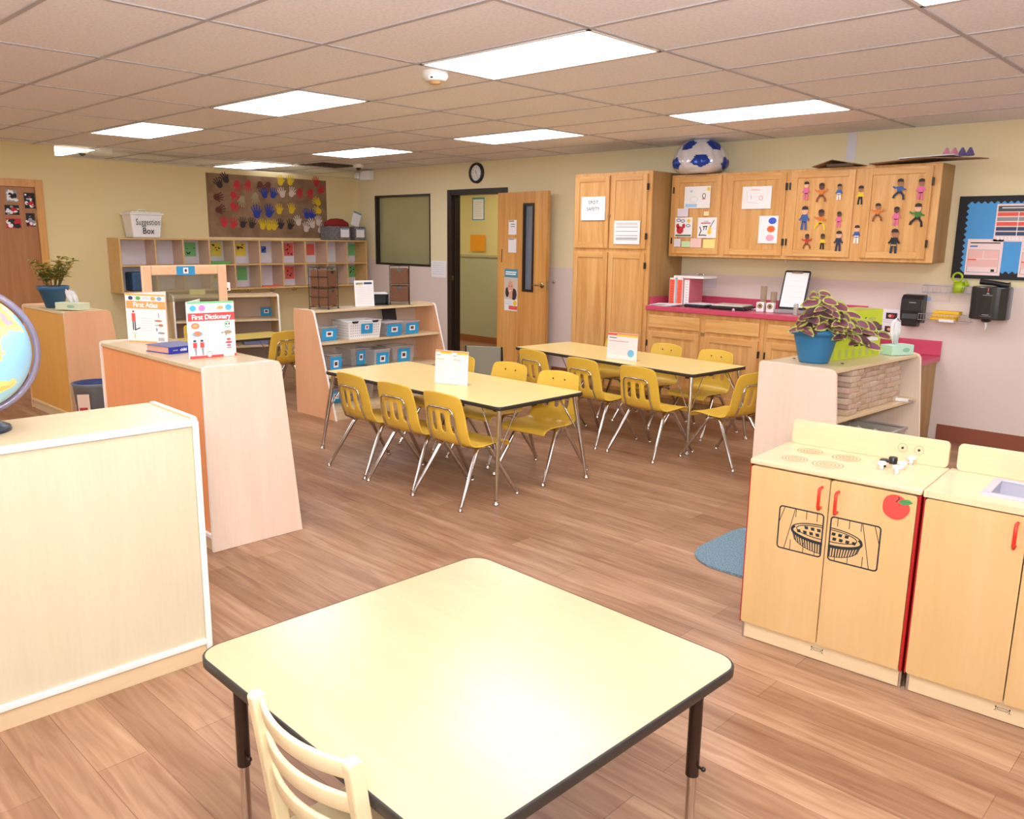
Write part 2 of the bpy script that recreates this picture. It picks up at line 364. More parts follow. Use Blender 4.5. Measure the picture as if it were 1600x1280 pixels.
for px, py, l in ((128, 233, 'small white dome on the ceiling beside the far left light panel'), (560, 257, 'small white dome camera on the ceiling in the far corner')):
    p = atZ(px, py, CZ); t = thing('dome_camera', l, 'camera', (p.x, p.y, CZ))
    MB().lathe([(.07, 0), (.07, -.03), (.05, -.045), (0, -.045)], M_white).build('housing', t); MB().ball((0, 0, -.04), .036, M_black).build('lens', t)
# emergency light in the corner
p = atY(570, 271, YB); t = thing('emergency_light', 'white twin emergency light unit high in the far wall corner', 'emergency light', (p.x+.02, YB, 2.47))
MB().box(-.02, .2, -.09, 0, -.07, .06, M_white).build('housing', t, bevel=.008)
for x in (-.1, .0):
    b = MB(); b.M = frame((x, -.06, .0), (1, .3, 0), (0, 0, 1)); b.box(-.04, .04, -.05, .05, -.03, .03, M_clear); b.box(-.03, .03, -.04, .04, -.02, .0, M_white); b.build('lamp_head', t, bevel=.006)
# wall clock
p = atY(745.5, 270.5, YB)
t = thing('wall_clock', 'round black rimmed wall clock above the dark doorway', 'clock', (p.x, YB, p.z))
b = MB(); b.M = frame((0, 0, 0), (1, 0, 0), (0, 0, 1)); b.lathe([(.0, .01), (.095, .01), (.095, .03), (.105, .036), (.122, .03), (.126, 0)], M_black, n=40); b.build('rim', t)
b = MB(); b.M = frame((0, -.012, 0), (1, 0, 0), (0, 0, 1)); b.disc(0, 0, .096, .096, M_paper, 0, 36)
for k in range(12): b.text(str(k or 12), .028, .074*sin(k*pi/6), .074*cos(k*pi/6), M_ink, .0006)
b.build('dial', t)
b = MB(); b.M = frame((0, -.016, 0), (1, 0, 0), (0, 0, 1)); b.line([(0, 0), (-.022, .04)], .006, M_ink, 0); b.line([(0, 0), (.03, -.058)], .004, M_ink, .001); b.disc(0, 0, .007, .007, M_ink, .002); b.build('hands', t)

# ------------------------------------------------------------------ cabinets
def panel_door(b, x0, x1, z0, z1, y=0, fw=.055, mf=None, mx=None):
    mf = mf or M_oak; mx = mx or M_oakx
    b.box(x0, x0+fw, y-.02, y, z0, z1, mf).box(x1-fw, x1, y-.02, y, z0, z1, mf)
    b.box(x0+fw, x1-fw, y-.02, y, z0, z0+fw, mx).box(x0+fw, x1-fw, y-.02, y, z1-fw, z1, mx)
    b.box(x0+fw, x1-fw, y-.011, y-.002, z0+fw, z1-fw, mf)
def hinge(par, x, z, y): MB().box(x-.007, x+.007, y-.026, y, z-.03, z+.03, M_dark).build('hinge', par, bevel=.002)
def cab_door(par, x0, x1, z0, z1, hx=None):
    b = MB(); panel_door(b, x0, x1, z0, z1); d = b.build('door', par, bevel=.002)
    if hx is not None:
        hinge(d, hx, z0+.12, 0); hinge(d, hx, z1-.12, 0)
    return d
def carcass(b, x0, x1, z0, z1, dep):
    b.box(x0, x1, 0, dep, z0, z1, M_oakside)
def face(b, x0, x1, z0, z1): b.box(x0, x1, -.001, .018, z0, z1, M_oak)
# tall storage cabinet
YF = 6.78
t = thing('storage_cabinet', 'tall four door oak cabinet between the open door and the rose counter', 'cabinet', (-5.62, YF+.02, 0))
tw = -4.67+5.62
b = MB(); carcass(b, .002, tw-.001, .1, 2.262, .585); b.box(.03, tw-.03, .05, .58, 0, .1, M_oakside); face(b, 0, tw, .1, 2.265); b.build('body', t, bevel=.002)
for x0, x1, hx in ((.02, .455, None), (.475, tw-.045, tw-.038)):
    cab_door(t, x0, x1, 1.53, 2.235, hx); d = cab_door(t, x0, x1, .14, 1.49, hx)
MB().box(.45, .475, -.03, -.018, 1.83, 1.86, M_brass).tube([(.462, -.03, 1.86), (.478, -.035, 1.865), (.485, -.03, 1.84)], .004, M_brass).build('latch', t)
# wall cabinets: two double-door units
UY, UZ0, UZ1 = 7.07, 1.462, 2.232
for x0, x1, doors, lab in ((-4.64, -3.43, ((.045, .55), (.62, 1.185)), 'oak wall cabinet with children\'s drawings taped on its two doors'),
                           (-3.43, -2.19, ((.025, .58), (.665, 1.18)), 'oak wall cabinet decorated with rows of small paper figures')):
    w_ = x1-x0; t = thing('wall_cabinet', lab, 'cabinet', (x0, UY+.02, 0), 0, 'oak wall cabinets over the counter')
    b = MB(); carcass(b, .001, w_-.001, UZ0+.003, UZ1-.003, YB-UY-.022); face(b, 0, w_, UZ0, UZ1); b.build('body', t, bevel=.002)
    for k, (a, c) in enumerate(doors):
        cab_door(t, a, c, UZ0+.03, UZ1-.022, (a-.006 if k == 0 and x0 < -4 else (c+.006 if k else a-.008)))
# base cabinets
t1 = thing('base_cabinet', 'oak base cabinet with two drawers over two doors under the rose counter', 'cabinet', (-4.668, YF+.03, 0), 0, 'oak base cabinets')
def base_unit(t, w_, fronts, ztop, dep=.6):
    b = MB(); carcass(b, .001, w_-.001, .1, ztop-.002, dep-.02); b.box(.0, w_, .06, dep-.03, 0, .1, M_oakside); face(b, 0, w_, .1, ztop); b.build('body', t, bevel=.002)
    for a, c, hx in fronts:
        MB().box(a, c, -.02, 0, ztop-.165, ztop-.04, M_oakx).build('drawer', t, bevel=.008)
        cab_door(t, a, c, .13, ztop-.2, hx)
base_unit(t1, 1.245, ((.03, .6, .024), (.66, 1.2, 1.208)), .945)
MB().box(.605, .65, -.008, .0, .745, .775, M_brass).build('catch_plate', t1)
t2 = dup(t1, (-4.668+1.247, YF+.03, 0), 0, 'oak base cabinet under the rose counter, mostly hidden behind the coleus pot')
for c in list(t2.children):
    if c.name.startswith('body') or c.name.startswith('catch'):
        bpy.data.objects.remove(c)
    elif c.name.startswith('door') or c.name.startswith('drawer'):
        if c.name.startswith('door'):
            for k in c.children: k.location.x = 0
b = MB(); carcass(b, .001, .655, .1, .943, .58); b.box(0, .65, .06, .57, 0, .1, M_oakside); face(b, 0, .656, .1, .945); b.build('body', t2, bevel=.002)
for c in list(t2.children):
    if c.type == 'MESH' and c.data.name.startswith(('door', 'drawer')) and max(v.co.x for v in c.data.vertices) > .7:
        for k in list(c.children): bpy.data.objects.remove(k)
        bpy.data.objects.remove(c)
ct = thing('countertop', 'rose pink laminate countertop with a low backsplash along the wall', 'countertop', (0, 0, 0))
MB().box(-4.668, -2.762, YF-.01, YB-.002, .947, .992, M_pinkl).build('worktop', ct, bevel=.006)
MB().box(-4.668, -2.762, YB-.022, YB-.002, .993, 1.075, M_pinkl).box(-4.668, -4.65, YF+.05, YB-.02, .993, 1.07, M_pinkl).build('backsplash', ct, bevel=.003)
t3 = thing('base_cabinet', 'lower oak base cabinet at the right end of the counter run', 'cabinet', (-2.758, YF+.03, 0), 0, 'oak base cabinets')
base_unit(t3, .6, ((.03, .57, .024),), .655)
ct = thing('countertop', 'lower rose pink counter section ending right of the block shelf', 'countertop', (0, 0, 0))
MB().box(-2.76, -2.135, YF-.02, YB-.002, .657, .70, M_pinkl).build('worktop', ct, bevel=.006)
MB().box(-2.76, -2.135, YB-.022, YB-.002, .701, .825, M_pinkl).build('backsplash', ct, bevel=.003)

# ------------------------------------------------------------------ slant-ended classroom shelves
def bookcase(t, L, h, dt, db, boards, m_end, m_back, m_board, m_edge=None, kick=.08, m_rim=None):
    me = m_rim or M_edge; r = .03
    prof = [(0, 0), (db, 0)]
    prof += [(dt+.012, h-r), (dt-.004, h-.008), (dt-r, h), (.018, h), (.004, h-.006), (0, h-.02)]
    for s_ in (-1, 1):
        x = s_*L/2; MB().prism(prof, min(x, x-s_*.02), max(x, x-s_*.02), m_end, me, 0).build('end_panel', t, bevel=.003)
    MB().box(-L/2+.02, L/2-.02, .012, .022, .07, h-.025, m_back).build('back_panel', t)
    MB().box(-L/2+.02, L/2-.02, .004, dt-.004, h-.028, h-.008, m_board).build('top_board', t, bevel=.002)
    b = MB().box(-L/2+.02, L/2-.02, .0, .02, .07, .092, me); b.build('back_rail', t, bevel=.003)
    MB().box(-L/2+.02, L/2-.02, .012, .026, 0.0, .07, M_maplex).box(-L/2+.02, L/2-.02, db-.05, db-.035, .0, kick, M_maplex).build('kick_board', t)
    for z in boards:
        d = db+(dt-db)*z/h-.012
        MB().box(-L/2+.02, L/2-.02, .022, d, z-.02, z, m_board).build('shelf_board', t, bevel=.002)
    return t
HS = .965
tm = bookcase(thing('shelf_unit', 'divider shelf with orange back and pale slanted end, holding two standing picture books', 'shelf', (-4.57, 1.87, 0), radians(-1.0)),
     1.39, HS, .42, .52, (.09, .38, .67), M_pink, M_back, M_maplex)
t0 = bookcase(thing('shelf_unit', 'divider shelf with amber back and peach end, under the small potted plant', 'shelf', (-7.98, 2.40, 0), radians(0)),
     1.08, HS, .37, .50, (.09, .38, .67), M_peach, M_amber, M_maplex, m_rim=M_maplex)
tl = bookcase(thing('shelf_unit', 'large foreground shelf with white edging and the globe on top', 'shelf', (-2.865, .73, 0), radians(88.0)),
     1.21, .957, .42, .52, (.09, .38, .67), M_maple, M_maple, M_maplex)
MB().box(-.605, -.583, -.0035, 0, 0, .94, M_edge).build('edge_strip', tl); MB().box(.583, .605, -.0035, 0, 0.06, .94, M_edge).build('edge_strip', tl)
MB().box(-.585, .585, -.0035, .004, .925, .95, M_edge).build('edge_strip', tl, bevel=.002)
b = MB(); b.M = frame((-.12, -.001, .51), (1, 0, 0), (0, 0, 1)); b.lathe([(0, .006), (.008, .005), (.01, 0)], M_chrome, n=12); b.build('bolt', tl)
t2s = bookcase(thing('shelf_unit', 'open maple shelf full of blue labelled bins, wicker drawer towers on top', 'shelf', (-6.68, 4.82, 0), radians(-89.0)),
     1.46, HS, .31, .61, (.10, .385, .675), M_peach, mat('shelf_back_beige', 'cdb8a4', .5), M_maplex)
t3s = bookcase(thing('shelf_unit', 'maple shelf by the far wall behind the small yellow table', 'shelf', (-8.95, 4.57, 0), radians(-108.7)),
     1.12, HS, .40, .50, (.10, .40, .69), mat('far_end', 'e0c08a', .4), mat('far_back', 'bfa48e', .5), M_maplex)
tb = bookcase(thing('shelf_unit', 'pale maple shelf holding stacked wooden blocks, coleus pot and lime box on top', 'shelf', (-2.325, 5.26, 0), radians(-93.8)),
     1.19, .9, .48, .57, (.10, .60), M_pink, mat('pale_back', 'd9c7a8', .5), M_maplex, m_rim=M_pink)

# ------------------------------------------------------------------ chairs and tables
def chair_model(label, loc, rz, group, yel=M_yel):
    t = thing('school_chair', label, 'chair', loc, rz, group)
    us = [-1, -.92, -.75, -.54, -.36, -.24, -.09, .09, .24, .36, .54, .75, .92, 1]
    path = [(.205, .325, .175), (.21, .345, .185), (.19, .358, .192), (.10, .362, .197), (0, .352, .198), (-.08, .35, .198), (-.13, .362, .196), (-.158, .39, .194), (-.172, .425, .191),
            (-.178, .44, .190), (-.186, .485, .187), (-.196, .545, .183), (-.200, .56, .182), (-.212, .61, .178), (-.224, .66, .172), (-.230, .688, .162), (-.232, .697, .142)]
    vs = []; n = len(us)
    for i, (y, z, w_) in enumerate(path):
        for u in us:
            dy = 0; dz = 0
            if i >= 7: dy = .022*u*u
            else: dz = .010*u*u if i > 1 else -.004*u*u
            if i in (10, 11) and abs(u) < .6: dy -= .004
            if i in (9, 10, 11, 12): 
                if .2 < abs(u) < .3: dy -= .006
            vs.append((u*w_, y+dy, z+dz-(.012*u*u if i >= 15 else 0)))
    fs = []
    for i in range(len(path)-1):
        for j in range(n-1):
            if 9 <= i <= 11 and j in (3, 6, 9): continue
            fs.append((i*n+j, i*n+j+1, (i+1)*n+j+1, (i+1)*n+j))
    b = MB(); b.add(vs, fs, yel, True); b.build('seat_shell', t, solid=.007, subs=1)
    for sx in (-1, 1):
        for f, (x0, y0, x1, y1) in (('r', (.222, -.255, .165, -.075)), ('f', (.208, .255, .165, .06))):
            b = MB(); b.tube([(sx*x0, y0, .008), (sx*x1, y1, .31), (sx*(x1-.008), y1*.72, .335), (sx*(x1-.02), y1*.2, .338)], [.0105, .0145, .0145, .013], M_chrome, 10)
            b.lathe([(0, 0), (.017, 0), (.017, .006), (.01, .014), (.01, .03)], M_chrome, (sx*x0, y0, 0), 12); b.build('leg', t)
    b = MB(); P = []
    P = [(-.128, -.10, .342), (-.126, -.165, .375), (-.122, -.195, .45), (-.118, -.213, .545), (-.11, -.222, .585), (-.09, -.226, .602)]
    P = P + [(-x, y, z) for x, y, z in P[::-1]]
    b.tube(P, .0068, M_chrome, 8); b.build('back_hoop', t)
    b = MB(); b.tube([(-.15, -.04, .338), (.15, -.04, .338)], .009, M_chrome, 8); b.tube([(-.15, .05, .338), (.15, .05, .338)], .009, M_chrome, 8); b.build('seat_frame', t)
    b = MB()
    for x in (-.05, .05): b.M = frame((x, -.2065, .64), (1, 0, 0), (0, .1, 1)); b.lathe([(0, .004), (.005, .003), (.006, 0)], M_dark, n=10)
    b.build('rivet', t)
    return t
T2C = (-4.37, 3.905); T3C = (-4.27, 5.88); T3R = radians(-5.0)
ch = chair_model('yellow chair on the near side of the nearer yellow table, closest to the camera', (-3.70, 3.47, 0), 0, 'yellow school chairs')
def near(c, ang, dx, dy):
    return (c[0]+dx*cos(ang)-dy*sin(ang), c[1]+dx*sin(ang)+dy*cos(ang), 0)
CH = [((-4.165, 3.47, 0), 1.5, 'yellow chair in the middle of the near side of the nearer yellow table'),
      ((-4.645, 3.48, 0), -2, 'yellow chair on the near side of the nearer table, beside the bin shelf'),
      ((-3.72, 4.20, 0), 186, 'yellow chair pulled up to the far side of the nearer table, rightmost there'),
      ((-4.26, 4.25, 0), 182, 'yellow chair in the middle of the far side of the nearer table'),
      ((-4.82, 4.25, 0), 178, 'yellow chair behind the menu card of the nearer table'),
      ((-3.51, 5.25, 0), -4, 'yellow chair at the near side of the farther table, rightmost there'),
      ((-4.06, 5.28, 0), -5, 'yellow chair in the middle of the near side of the farther table'),
      ((-4.66, 5.36, 0), -6, 'yellow chair on the near side of the farther table, nearest the open door'),
      ((-3.62, 6.12, 0), 176, 'yellow chair at the far side of the farther table, rightmost, by the base cabinets'),
      ((-4.16, 6.17, 0), 174, 'yellow chair in the middle of the far side of the farther table'),
      ((-4.74, 6.22, 0), 172, 'yellow chair behind the menu card of the farther table'),
      ((-2.99, 5.47, 0), 80, 'yellow chair at the right end of the farther table, touching the block shelf'),
      ((-7.42, 4.33, 0), 94, 'yellow chair with its back to us at the small far table'),
      ((-7.93, 4.98, 0), 185, 'yellow chair behind the small far table, seat back above the table end'),
      ((-8.18, 4.02, 0), -88, 'yellow chair at the left of the small far table, seen past the dictionary')]
for l, a, lab in CH: dup(ch, l, radians(a), lab)
def act_table(label, c, rz, L, Wd, H, m_top, leg_fn, group=None, r=.035, edge=.024, name='activity_table'):
    t = thing(name, label, 'table', (c[0], c[1], 0), rz, group)
    P = rounded(-L/2, L/2, -Wd/2, Wd/2, r, 6)
    b = MB(); n = len(P); P2 = rounded(-L/2-.002, L/2+.002, -Wd/2-.002, Wd/2+.002, r, 6)
    b.add([(x, y, H) for x, y in P], [list(range(n))], m_top); b.add([(x, y, H-edge) for x, y in P], [list(range(n))[::-1]], M_grey)
    b.build('tabletop', t)
    b = MB(); vs = []
    for z, Q in ((H-edge, P2), (H-edge+.003, rounded(-L/2-.004, L/2+.004, -Wd/2-.004, Wd/2+.004, r, 6)), (H-.003, rounded(-L/2-.004, L/2+.004, -Wd/2-.004, Wd/2+.004, r, 6)), (H+.0003, P2), (H+.0003, rounded(-L/2+.001, L/2-.001, -Wd/2+.001, Wd/2-.001, r, 6))):
        vs += [(x, y, z) for x, y in Q]
    b.add(vs, [(i*n+j, i*n+(j+1) % n, (i+1)*n+(j+1) % n, (i+1)*n+j) for i in range(4) for j in range(n)], M_blk, True); b.build('edge_band', t)
    leg_fn(t, L, Wd, H-edge)
    return t
def chrome_legs(t, L, Wd, H):
    for sx in (-1, 1):
        for sy in (-1, 1):
            x0, y0 = sx*(L/2-.045), sy*(Wd/2-.045); x1, y1 = sx*(L/2+.015), sy*(Wd/2+.035)
            b = MB(); b.tube([(x0, y0, H), (x0+(x1-x0)*.45, y0+(y1-y0)*.45, H*.55), (x1, y1, .008)], [.016, .0155, .0095], M_chrome, 12)
            b.lathe([(0, 0), (.022, 0), (.022, .006), (.012, .016), (.011, .03)], M_chrome, (x1, y1, 0), 14)
            xm, ym = x0+(x1-x0)*.45, y0+(y1-y0)*.45
            for ax, ay in ((x0-sx*.16, y0), (x0, y0-sy*.16)): b.tube([(ax, ay, H), (xm-(.012*sx if ax != x0 else 0), ym-(.012*sy if ay != y0 else 0), H*.55)], .004, M_chrome, 6)
            b.build('leg', t)
    b = MB(); b.box(-L/2+.08, L/2-.08, -.02, .02, H-.03, H, M_dark)
    for sx in (-1, 1): b.box(sx*(L/2-.1)-.015, sx*(L/2-.1)+.015, -Wd/2+.06, Wd/2-.06, H-.025, H, M_dark)
    b.build('apron_rail', t)
act_table('long yellow laminate table nearer the camera, with six yellow chairs', T2C, radians(-.6), 1.88, .80, .605, M_lamy, chrome_legs, 'long yellow tables')
act_table('long yellow laminate table farther away by the oak cabinets, with seven yellow chairs', T3C, T3R, 2.04, .72, .615, M_lamy, chrome_legs, 'long yellow tables')
act_table('small yellow table seen beyond the standing dictionary, near the far shelf', (-7.97, 4.15), radians(90), 1.2, .5, .575, mat('yellow_laminate_far', 'dcc060', .35), chrome_legs)
def enamel_legs(t, L, Wd, H):
    for sx in (-1, 1):
        for sy in (-1, 1):
            x, y = sx*(L/2-.075), sy*(Wd/2-.075)
            b = MB(); b.tube([(x, y, H), (x, y, .24)], .0175, M_legb, 16); lg = b.build('leg', t)
            b = MB(); b.tube([(x, y, .25), (x, y, .02)], [.0125, .0125], M_chrome, 14); b.lathe([(0, 0), (.02, 0), (.02, .012), (.0125, .022)], M_black, (x, y, 0), 14); b.build('chrome_foot', lg)
            b = MB(); b.tube([(x, y, .27), (x+.03, y, .27)], .004, M_legb, 8); b.ball((x+.032, y, .27), .007, M_legb, 8, 6); b.build('set_screw', lg)
    b = MB(); b.box(-L/2+.06, L/2-.06, -Wd/2+.06, -Wd/2+.09, H-.03, H, M_dark).box(-L/2+.06, L/2-.06, Wd/2-.09, Wd/2-.06, H-.03, H, M_dark); b.build('apron_rail', t)
act_table('large square pale wood grain table with black edge, in the foreground', (-1.408, 1.327), radians(-1.5), .99, .97, .56, M_lam, enamel_legs, None, .06, .028)

# foreground wooden ladder-back chair, tucked in at the table
t = thing('wooden_chair', 'small pale wooden ladder back chair at the corner of the foreground table', 'chair', (-1.323, .985, 0), radians(1.0))
M_birch = wood('birch', 'e0cc9c', 'e8d8b0', 2, .35, 6, .1, p=(.2, .8))
for sx in (-1, 1):
    b = MB(); x = sx*.168; hw = .0135
    prof = [(-.175, 0), (-.145, 0), (-.13, .30), (-.178, .648), (-.186, .655), (-.206, .655), (-.212, .646), (-.165, .30)]
    b.prism([(y, z) for y, z in prof], x-hw, x+hw, M_birch, M_birch, 0); b.build('back_post', t, bevel=.006)
    b = MB(); b.prism([(.12, 0), (.145, 0), (.15, .29), (.115, .29)], x-hw, x+hw, M_birch, None, 0); b.build('leg', t, bevel=.004)
    b = MB(); b.box(x-.008, x+.008, -.15, .13, .12, .145, M_birch); b.build('stretcher', t, bevel=.003)
def slat(z0, z1):
    b = MB(); n = 12; vs = []
    for k in range(n+1):
        u = -1+2*k/n; x = u*.156; yo = -.035*(1-u*u)
        for z, y in ((z0, 0), (z1, 0), (z1, .013), (z0, .013)):
            yy = -.148-(z-.30)*.125
            vs.append((x, yy+yo+y-.006, z))
    fs = [(4*k+i, 4*k+(i+1) % 4, 4*k+4+(i+1) % 4, 4*k+4+i) for k in range(n) for i in range(4)] + [(3, 2, 1, 0), (4*n, 4*n+1, 4*n+2, 4*n+3)]
    b.add(vs, fs, M_birch, True); b.build('back_slat', t, bevel=.004)
slat(.60, .642); slat(.52, .562); slat(.44, .482)
b = MB(); b.prism(rounded(-.175, .175, -.155, .155, .03), .29, .308, M_birch, None, 2); b.build('seat', t, bevel=.004)

# rug behind the play stove
b = MB(); P = rounded(-2.15, -.85, 3.52, 4.28, .22, 8); b.prism(P, .002, .012, noisy('blue_pile', '5a7482', '86a0aa', 160, .95, bump=.8), None, 2)
o = b.build('rug'); tag(o, 'blue grey shag rug on the floor behind the play stove', 'rug')

# ------------------------------------------------------------------ play kitchen
def play_unit(label, loc, rz, name, with_sink):
    t = thing(name, label, 'play kitchen', loc, rz)
    Wk, D, H, K = .625, .38, .745, .07
    MB().box(-.004, .0, -.005, D, K+.004, H-.002, M_redp).build('side_panel', t); MB().box(Wk-.010, Wk, -.005, D, K+.004, H-.002, M_redp).build('side_panel', t)
    MB().box(.012, Wk-.012, .02, D, K, K+.01, M_maplex).box(.012, Wk-.012, D-.01, D, 0, H, M_play).build('carcass', t)
    MB().box(.012, Wk-.012, .014, .024, .004, K+.01, M_maplex).build('kick_board', t)
    for x in (.0, Wk-.014): MB().tube([(x+.007, .02, 0), (x+.007, .02, K)], .007, M_chrome, 10).build('foot_post', t)
    doors = []
    for x0, x1 in ((.001, Wk/2-.002), (Wk/2+.002, Wk-.012)):
        P = rounded(x0, x1, K+.006, H-.006, .01, 3)
        doors.append(MB().prism(P, -.006, .012, M_play, None, 1).build('door', t))
    # top
    if with_sink:
        sx0, sx1, sy0, sy1 = .17, .5, .09, .30
        b = MB()
        for a in ((-.006, sx0, -.012, D), (sx1, Wk+.004, -.012, D), (sx0, sx1, -.012, sy0), (sx0, sx1, sy1, D)): b.box(a[0], a[1], a[2], a[3], H, H+.022, M_maplex)
        b.build('countertop', t)
        b = MB(); z = H+.026
        for a in ((sx0-.02, sx1+.02, sy0-.02, sy0+.008), (sx0-.02, sx1+.02, sy1-.008, sy1+.02), (sx0-.02, sx0+.008, sy0, sy1), (sx1-.008, sx1+.02, sy0, sy1)): b.box(a[0], a[1], a[2], a[3], H+.02, z+.004, mat('basin_white', 'b4b0ba', .3))
        for a in ((sx0, sx1, sy0, sy0+.006), (sx0, sx1, sy1-.006, sy1), (sx0, sx0+.006, sy0, sy1), (sx1-.006, sx1, sy0, sy1)): b.box(a[0], a[1], a[2], a[3], H-.07, z, MATS['basin_white'])
        b.box(sx0, sx1, sy0, sy1, H-.075, H-.07, MATS['basin_white']); b.build('basin', t, bevel=.003)
    else:
        MB().prism(rounded(-.006, Wk+.002, -.012, D, .008, 3), H, H+.022, M_maplex, None, 2).build('countertop', t, bevel=.006)
    bp = MB().prism(rounded(.012, Wk-.004, H+.022, H+.125, .018, 4), D-.02, D-.002, M_maplex, None, 1).build('backsplash', t, bevel=.002)
    return t, doors, bp, (Wk, D, H, K)
st, dr, bp, (Wk, D, H, K) = play_unit('play stove cabinet with a pie drawing and red apple on its doors', (-1.495, 2.957, 0), radians(3.6), 'play_stove', False)
def handle(par, x, z0, z1):
    b = MB(); b.tube([(x, -.006, z1), (x, -.03, z1), (x, -.036, z1-.008), (x, -.036, z0+.008), (x, -.03, z0), (x, -.006, z0)], .0058, M_red, 10); return b.build('handle', par)
handle(dr[0], Wk/2-.03, .625, .705); handle(dr[1], Wk/2+.032, .620, .70)
# burners: printed rings
b = MB(); b.M = Matrix.Translation((0, 0, H+.0225)); mr = mat('burner_ring', '9c7c50', .5)
for cx, cy, r in ((.13, .10, .048), (.26, .10, .056), (.13, .26, .048), (.28, .25, .052)):
    for k in (1, .75, .5, .25): b.ring(cx, cy, r*k, r*k, .003, mr, 0, n=28)
b.build('burner_print', st)
for k, x in enumerate((.455, .515)):
    b = MB(); b.M = frame((x, D-.0205, H+.075), (1, 0, 0), (0, 0, 1)); b.ring(0, 0, .017, .017, .0012, M_coral, 0, n=20)
    b.lathe([(0, .006), (.004, .006), (.005, 0)], M_dark, n=8); b.build('knob_mark', bp)
# the pie drawing runs across both doors
def window_art(par, x0, x1, side):
    b = MB(); b.M = frame((0, -.0065, 0), (1, 0, 0), (0, 0, 1)); z0, z1 = .43, .60
    b.line(rounded(x0, x1, z0, z1, .012, 4), .0055, M_ink, 0, True)
    w_ = x1-x0; s_ = -1 if side == 0 else 1; xi = x1 if side == 0 else x0; X = lambda u: xi+s_*u*w_; zc = .522
    # rack lines fanning out
    for ut, ub in ((.14, .14), (.38, .40), (.62, .70)):
        b.line([(X(ut), z1), (X(ut), zc+.045)], .0026, M_ink) ; b.line([(X(ub), zc-.05), (X(ub), z0)], .0026, M_ink)
    b.line([(X(.64), z1), (X(.84), z0)], .0026, M_ink); b.line([(X(.88), z1), (X(1), z0+.10)], .0026, M_ink)
    # pie: rim, lattice, fluted dish
    n = 16; E = lambda rx, rz, a0, a1, dz=0, x0=0: [(xi+s_*rx*sin(a0+(a1-a0)*k/n), zc+dz+rz*cos(a0+(a1-a0)*k/n)) for k in range(n+1)]
    RX, RZ, DH = .118, .034, .040
    for k in range(11):
        a = .002+k*.0103; zt = zc-RZ*(1-(a/RX)**2)**.5-.004; zb = zt-DH*(1-.25*(a/RX)**2); xb = a*.90
        q = [(xi+s_*a, zt), (xi+s_*(a+.0052), zt+.0006), (xi+s_*(xb+.0042), zb+.0006), (xi+s_*xb, zb)]
        b.poly(q if s_ < 0 else q[::-1], M_ink, .0002)
    b.line([(xi+s_*u*.90*RX, zc-RZ*(1-u*u)**.5-.004-DH*(1-.25*u*u)) for u in [k*.097 for k in range(11)]], .0028, M_ink, .0003)
    b.line([(xi+s_*.97*RX, zc-.012), (xi+s_*.88*RX, zc-RZ*.25-.004-DH*.78)], .0032, M_ink, .0003)
    b.line(E(RX, RZ, 0, pi), .0040, M_ink); b.line(E(RX*.985, RZ, pi*.38, pi, -.005), .0095, M_ink, .0001); b.line(E(RX*.84, RZ*.70, 0, pi, .003), .0034, M_ink, .0002)
    for kx, kz in ((0, 0), (1, 0), (2, 0), (0, 1), (1, 1), (2, 1), (3, 1)):
        x = xi+s_*(.006+kx*.024+(.004 if kz else 0)); z = zc+.0125-kz*.019
        q = [(x, z-.006), (x+s_*.013, z-.007), (x+s_*.016, z+.005), (x+s_*.002, z+.006)]
        b.poly(q if s_ > 0 else q[::-1], M_ink, .0002)
    b.build('pie_drawing', par)
window_art(dr[0], .128, Wk/2-.014, 0); window_art(dr[1], Wk/2+.014, Wk/2+.192, 1)
b = MB(); b.M = frame((.545, -.0068, .685), (1, 0, 0), (0, 0, 1))
b.poly([(.046*cos(a)*(1+.05*cos(3*a)), .046*sin(a)*(1-.03*sin(2*a))) for a in [2*pi*k/28 for k in range(28)]], mat('apple_red', 'd8433a', .5), 0)
b.poly([(.006, .022), (.022, .034), (.042, .036), (.056, .026), (.04, .016), (.02, .014)], mat('leaf_green', '3f8a4c', .5), .0004); b.line([(.0, .02), (.01, .034), (.006, .04)], .003, M_ink, .0005)
b.line([(.01, .026), (.05, .027)], .001, M_ink, .0006)
b.build('apple_sticker', dr[1])
def maker_mark(par, x):
    b = MB(); b.M = frame((x, .0135, .045), (1, 0, 0), (0, 0, 1)); b.line(rounded(-.016, .016, -.005, .005, .003, 2), .0015, M_ink, 0, True); b.text('Jonti-Craft', .0062, 0, 0, M_ink, .0004)
    for s_ in (-1, 1): b.disc(s_*.021, .006, .003, .003, M_ink, .0003, 8); b.line([(s_*.021, .003), (s_*.021, -.004), (s_*.018, -.01)], .0015, M_ink, .0003); b.line([(s_*.021, -.004), (s_*.025, -.01)], .0015, M_ink, .0003); b.line([(s_*.021, 0), (s_*.016, .002)], .0015, M_ink, .0003)
    b.build('printed_mark', par)
maker_mark(st, Wk/2)
sk, ds, bp2, _ = play_unit('play sink cabinet with a white basin, at the right edge beside the play stove', (-.858, 2.997, 0), radians(3.6), 'play_sink', True)
handle(ds[0], Wk/2-.03, .635, .715); handle(ds[1], Wk/2+.03, .635, .715); maker_mark(sk, Wk/2)
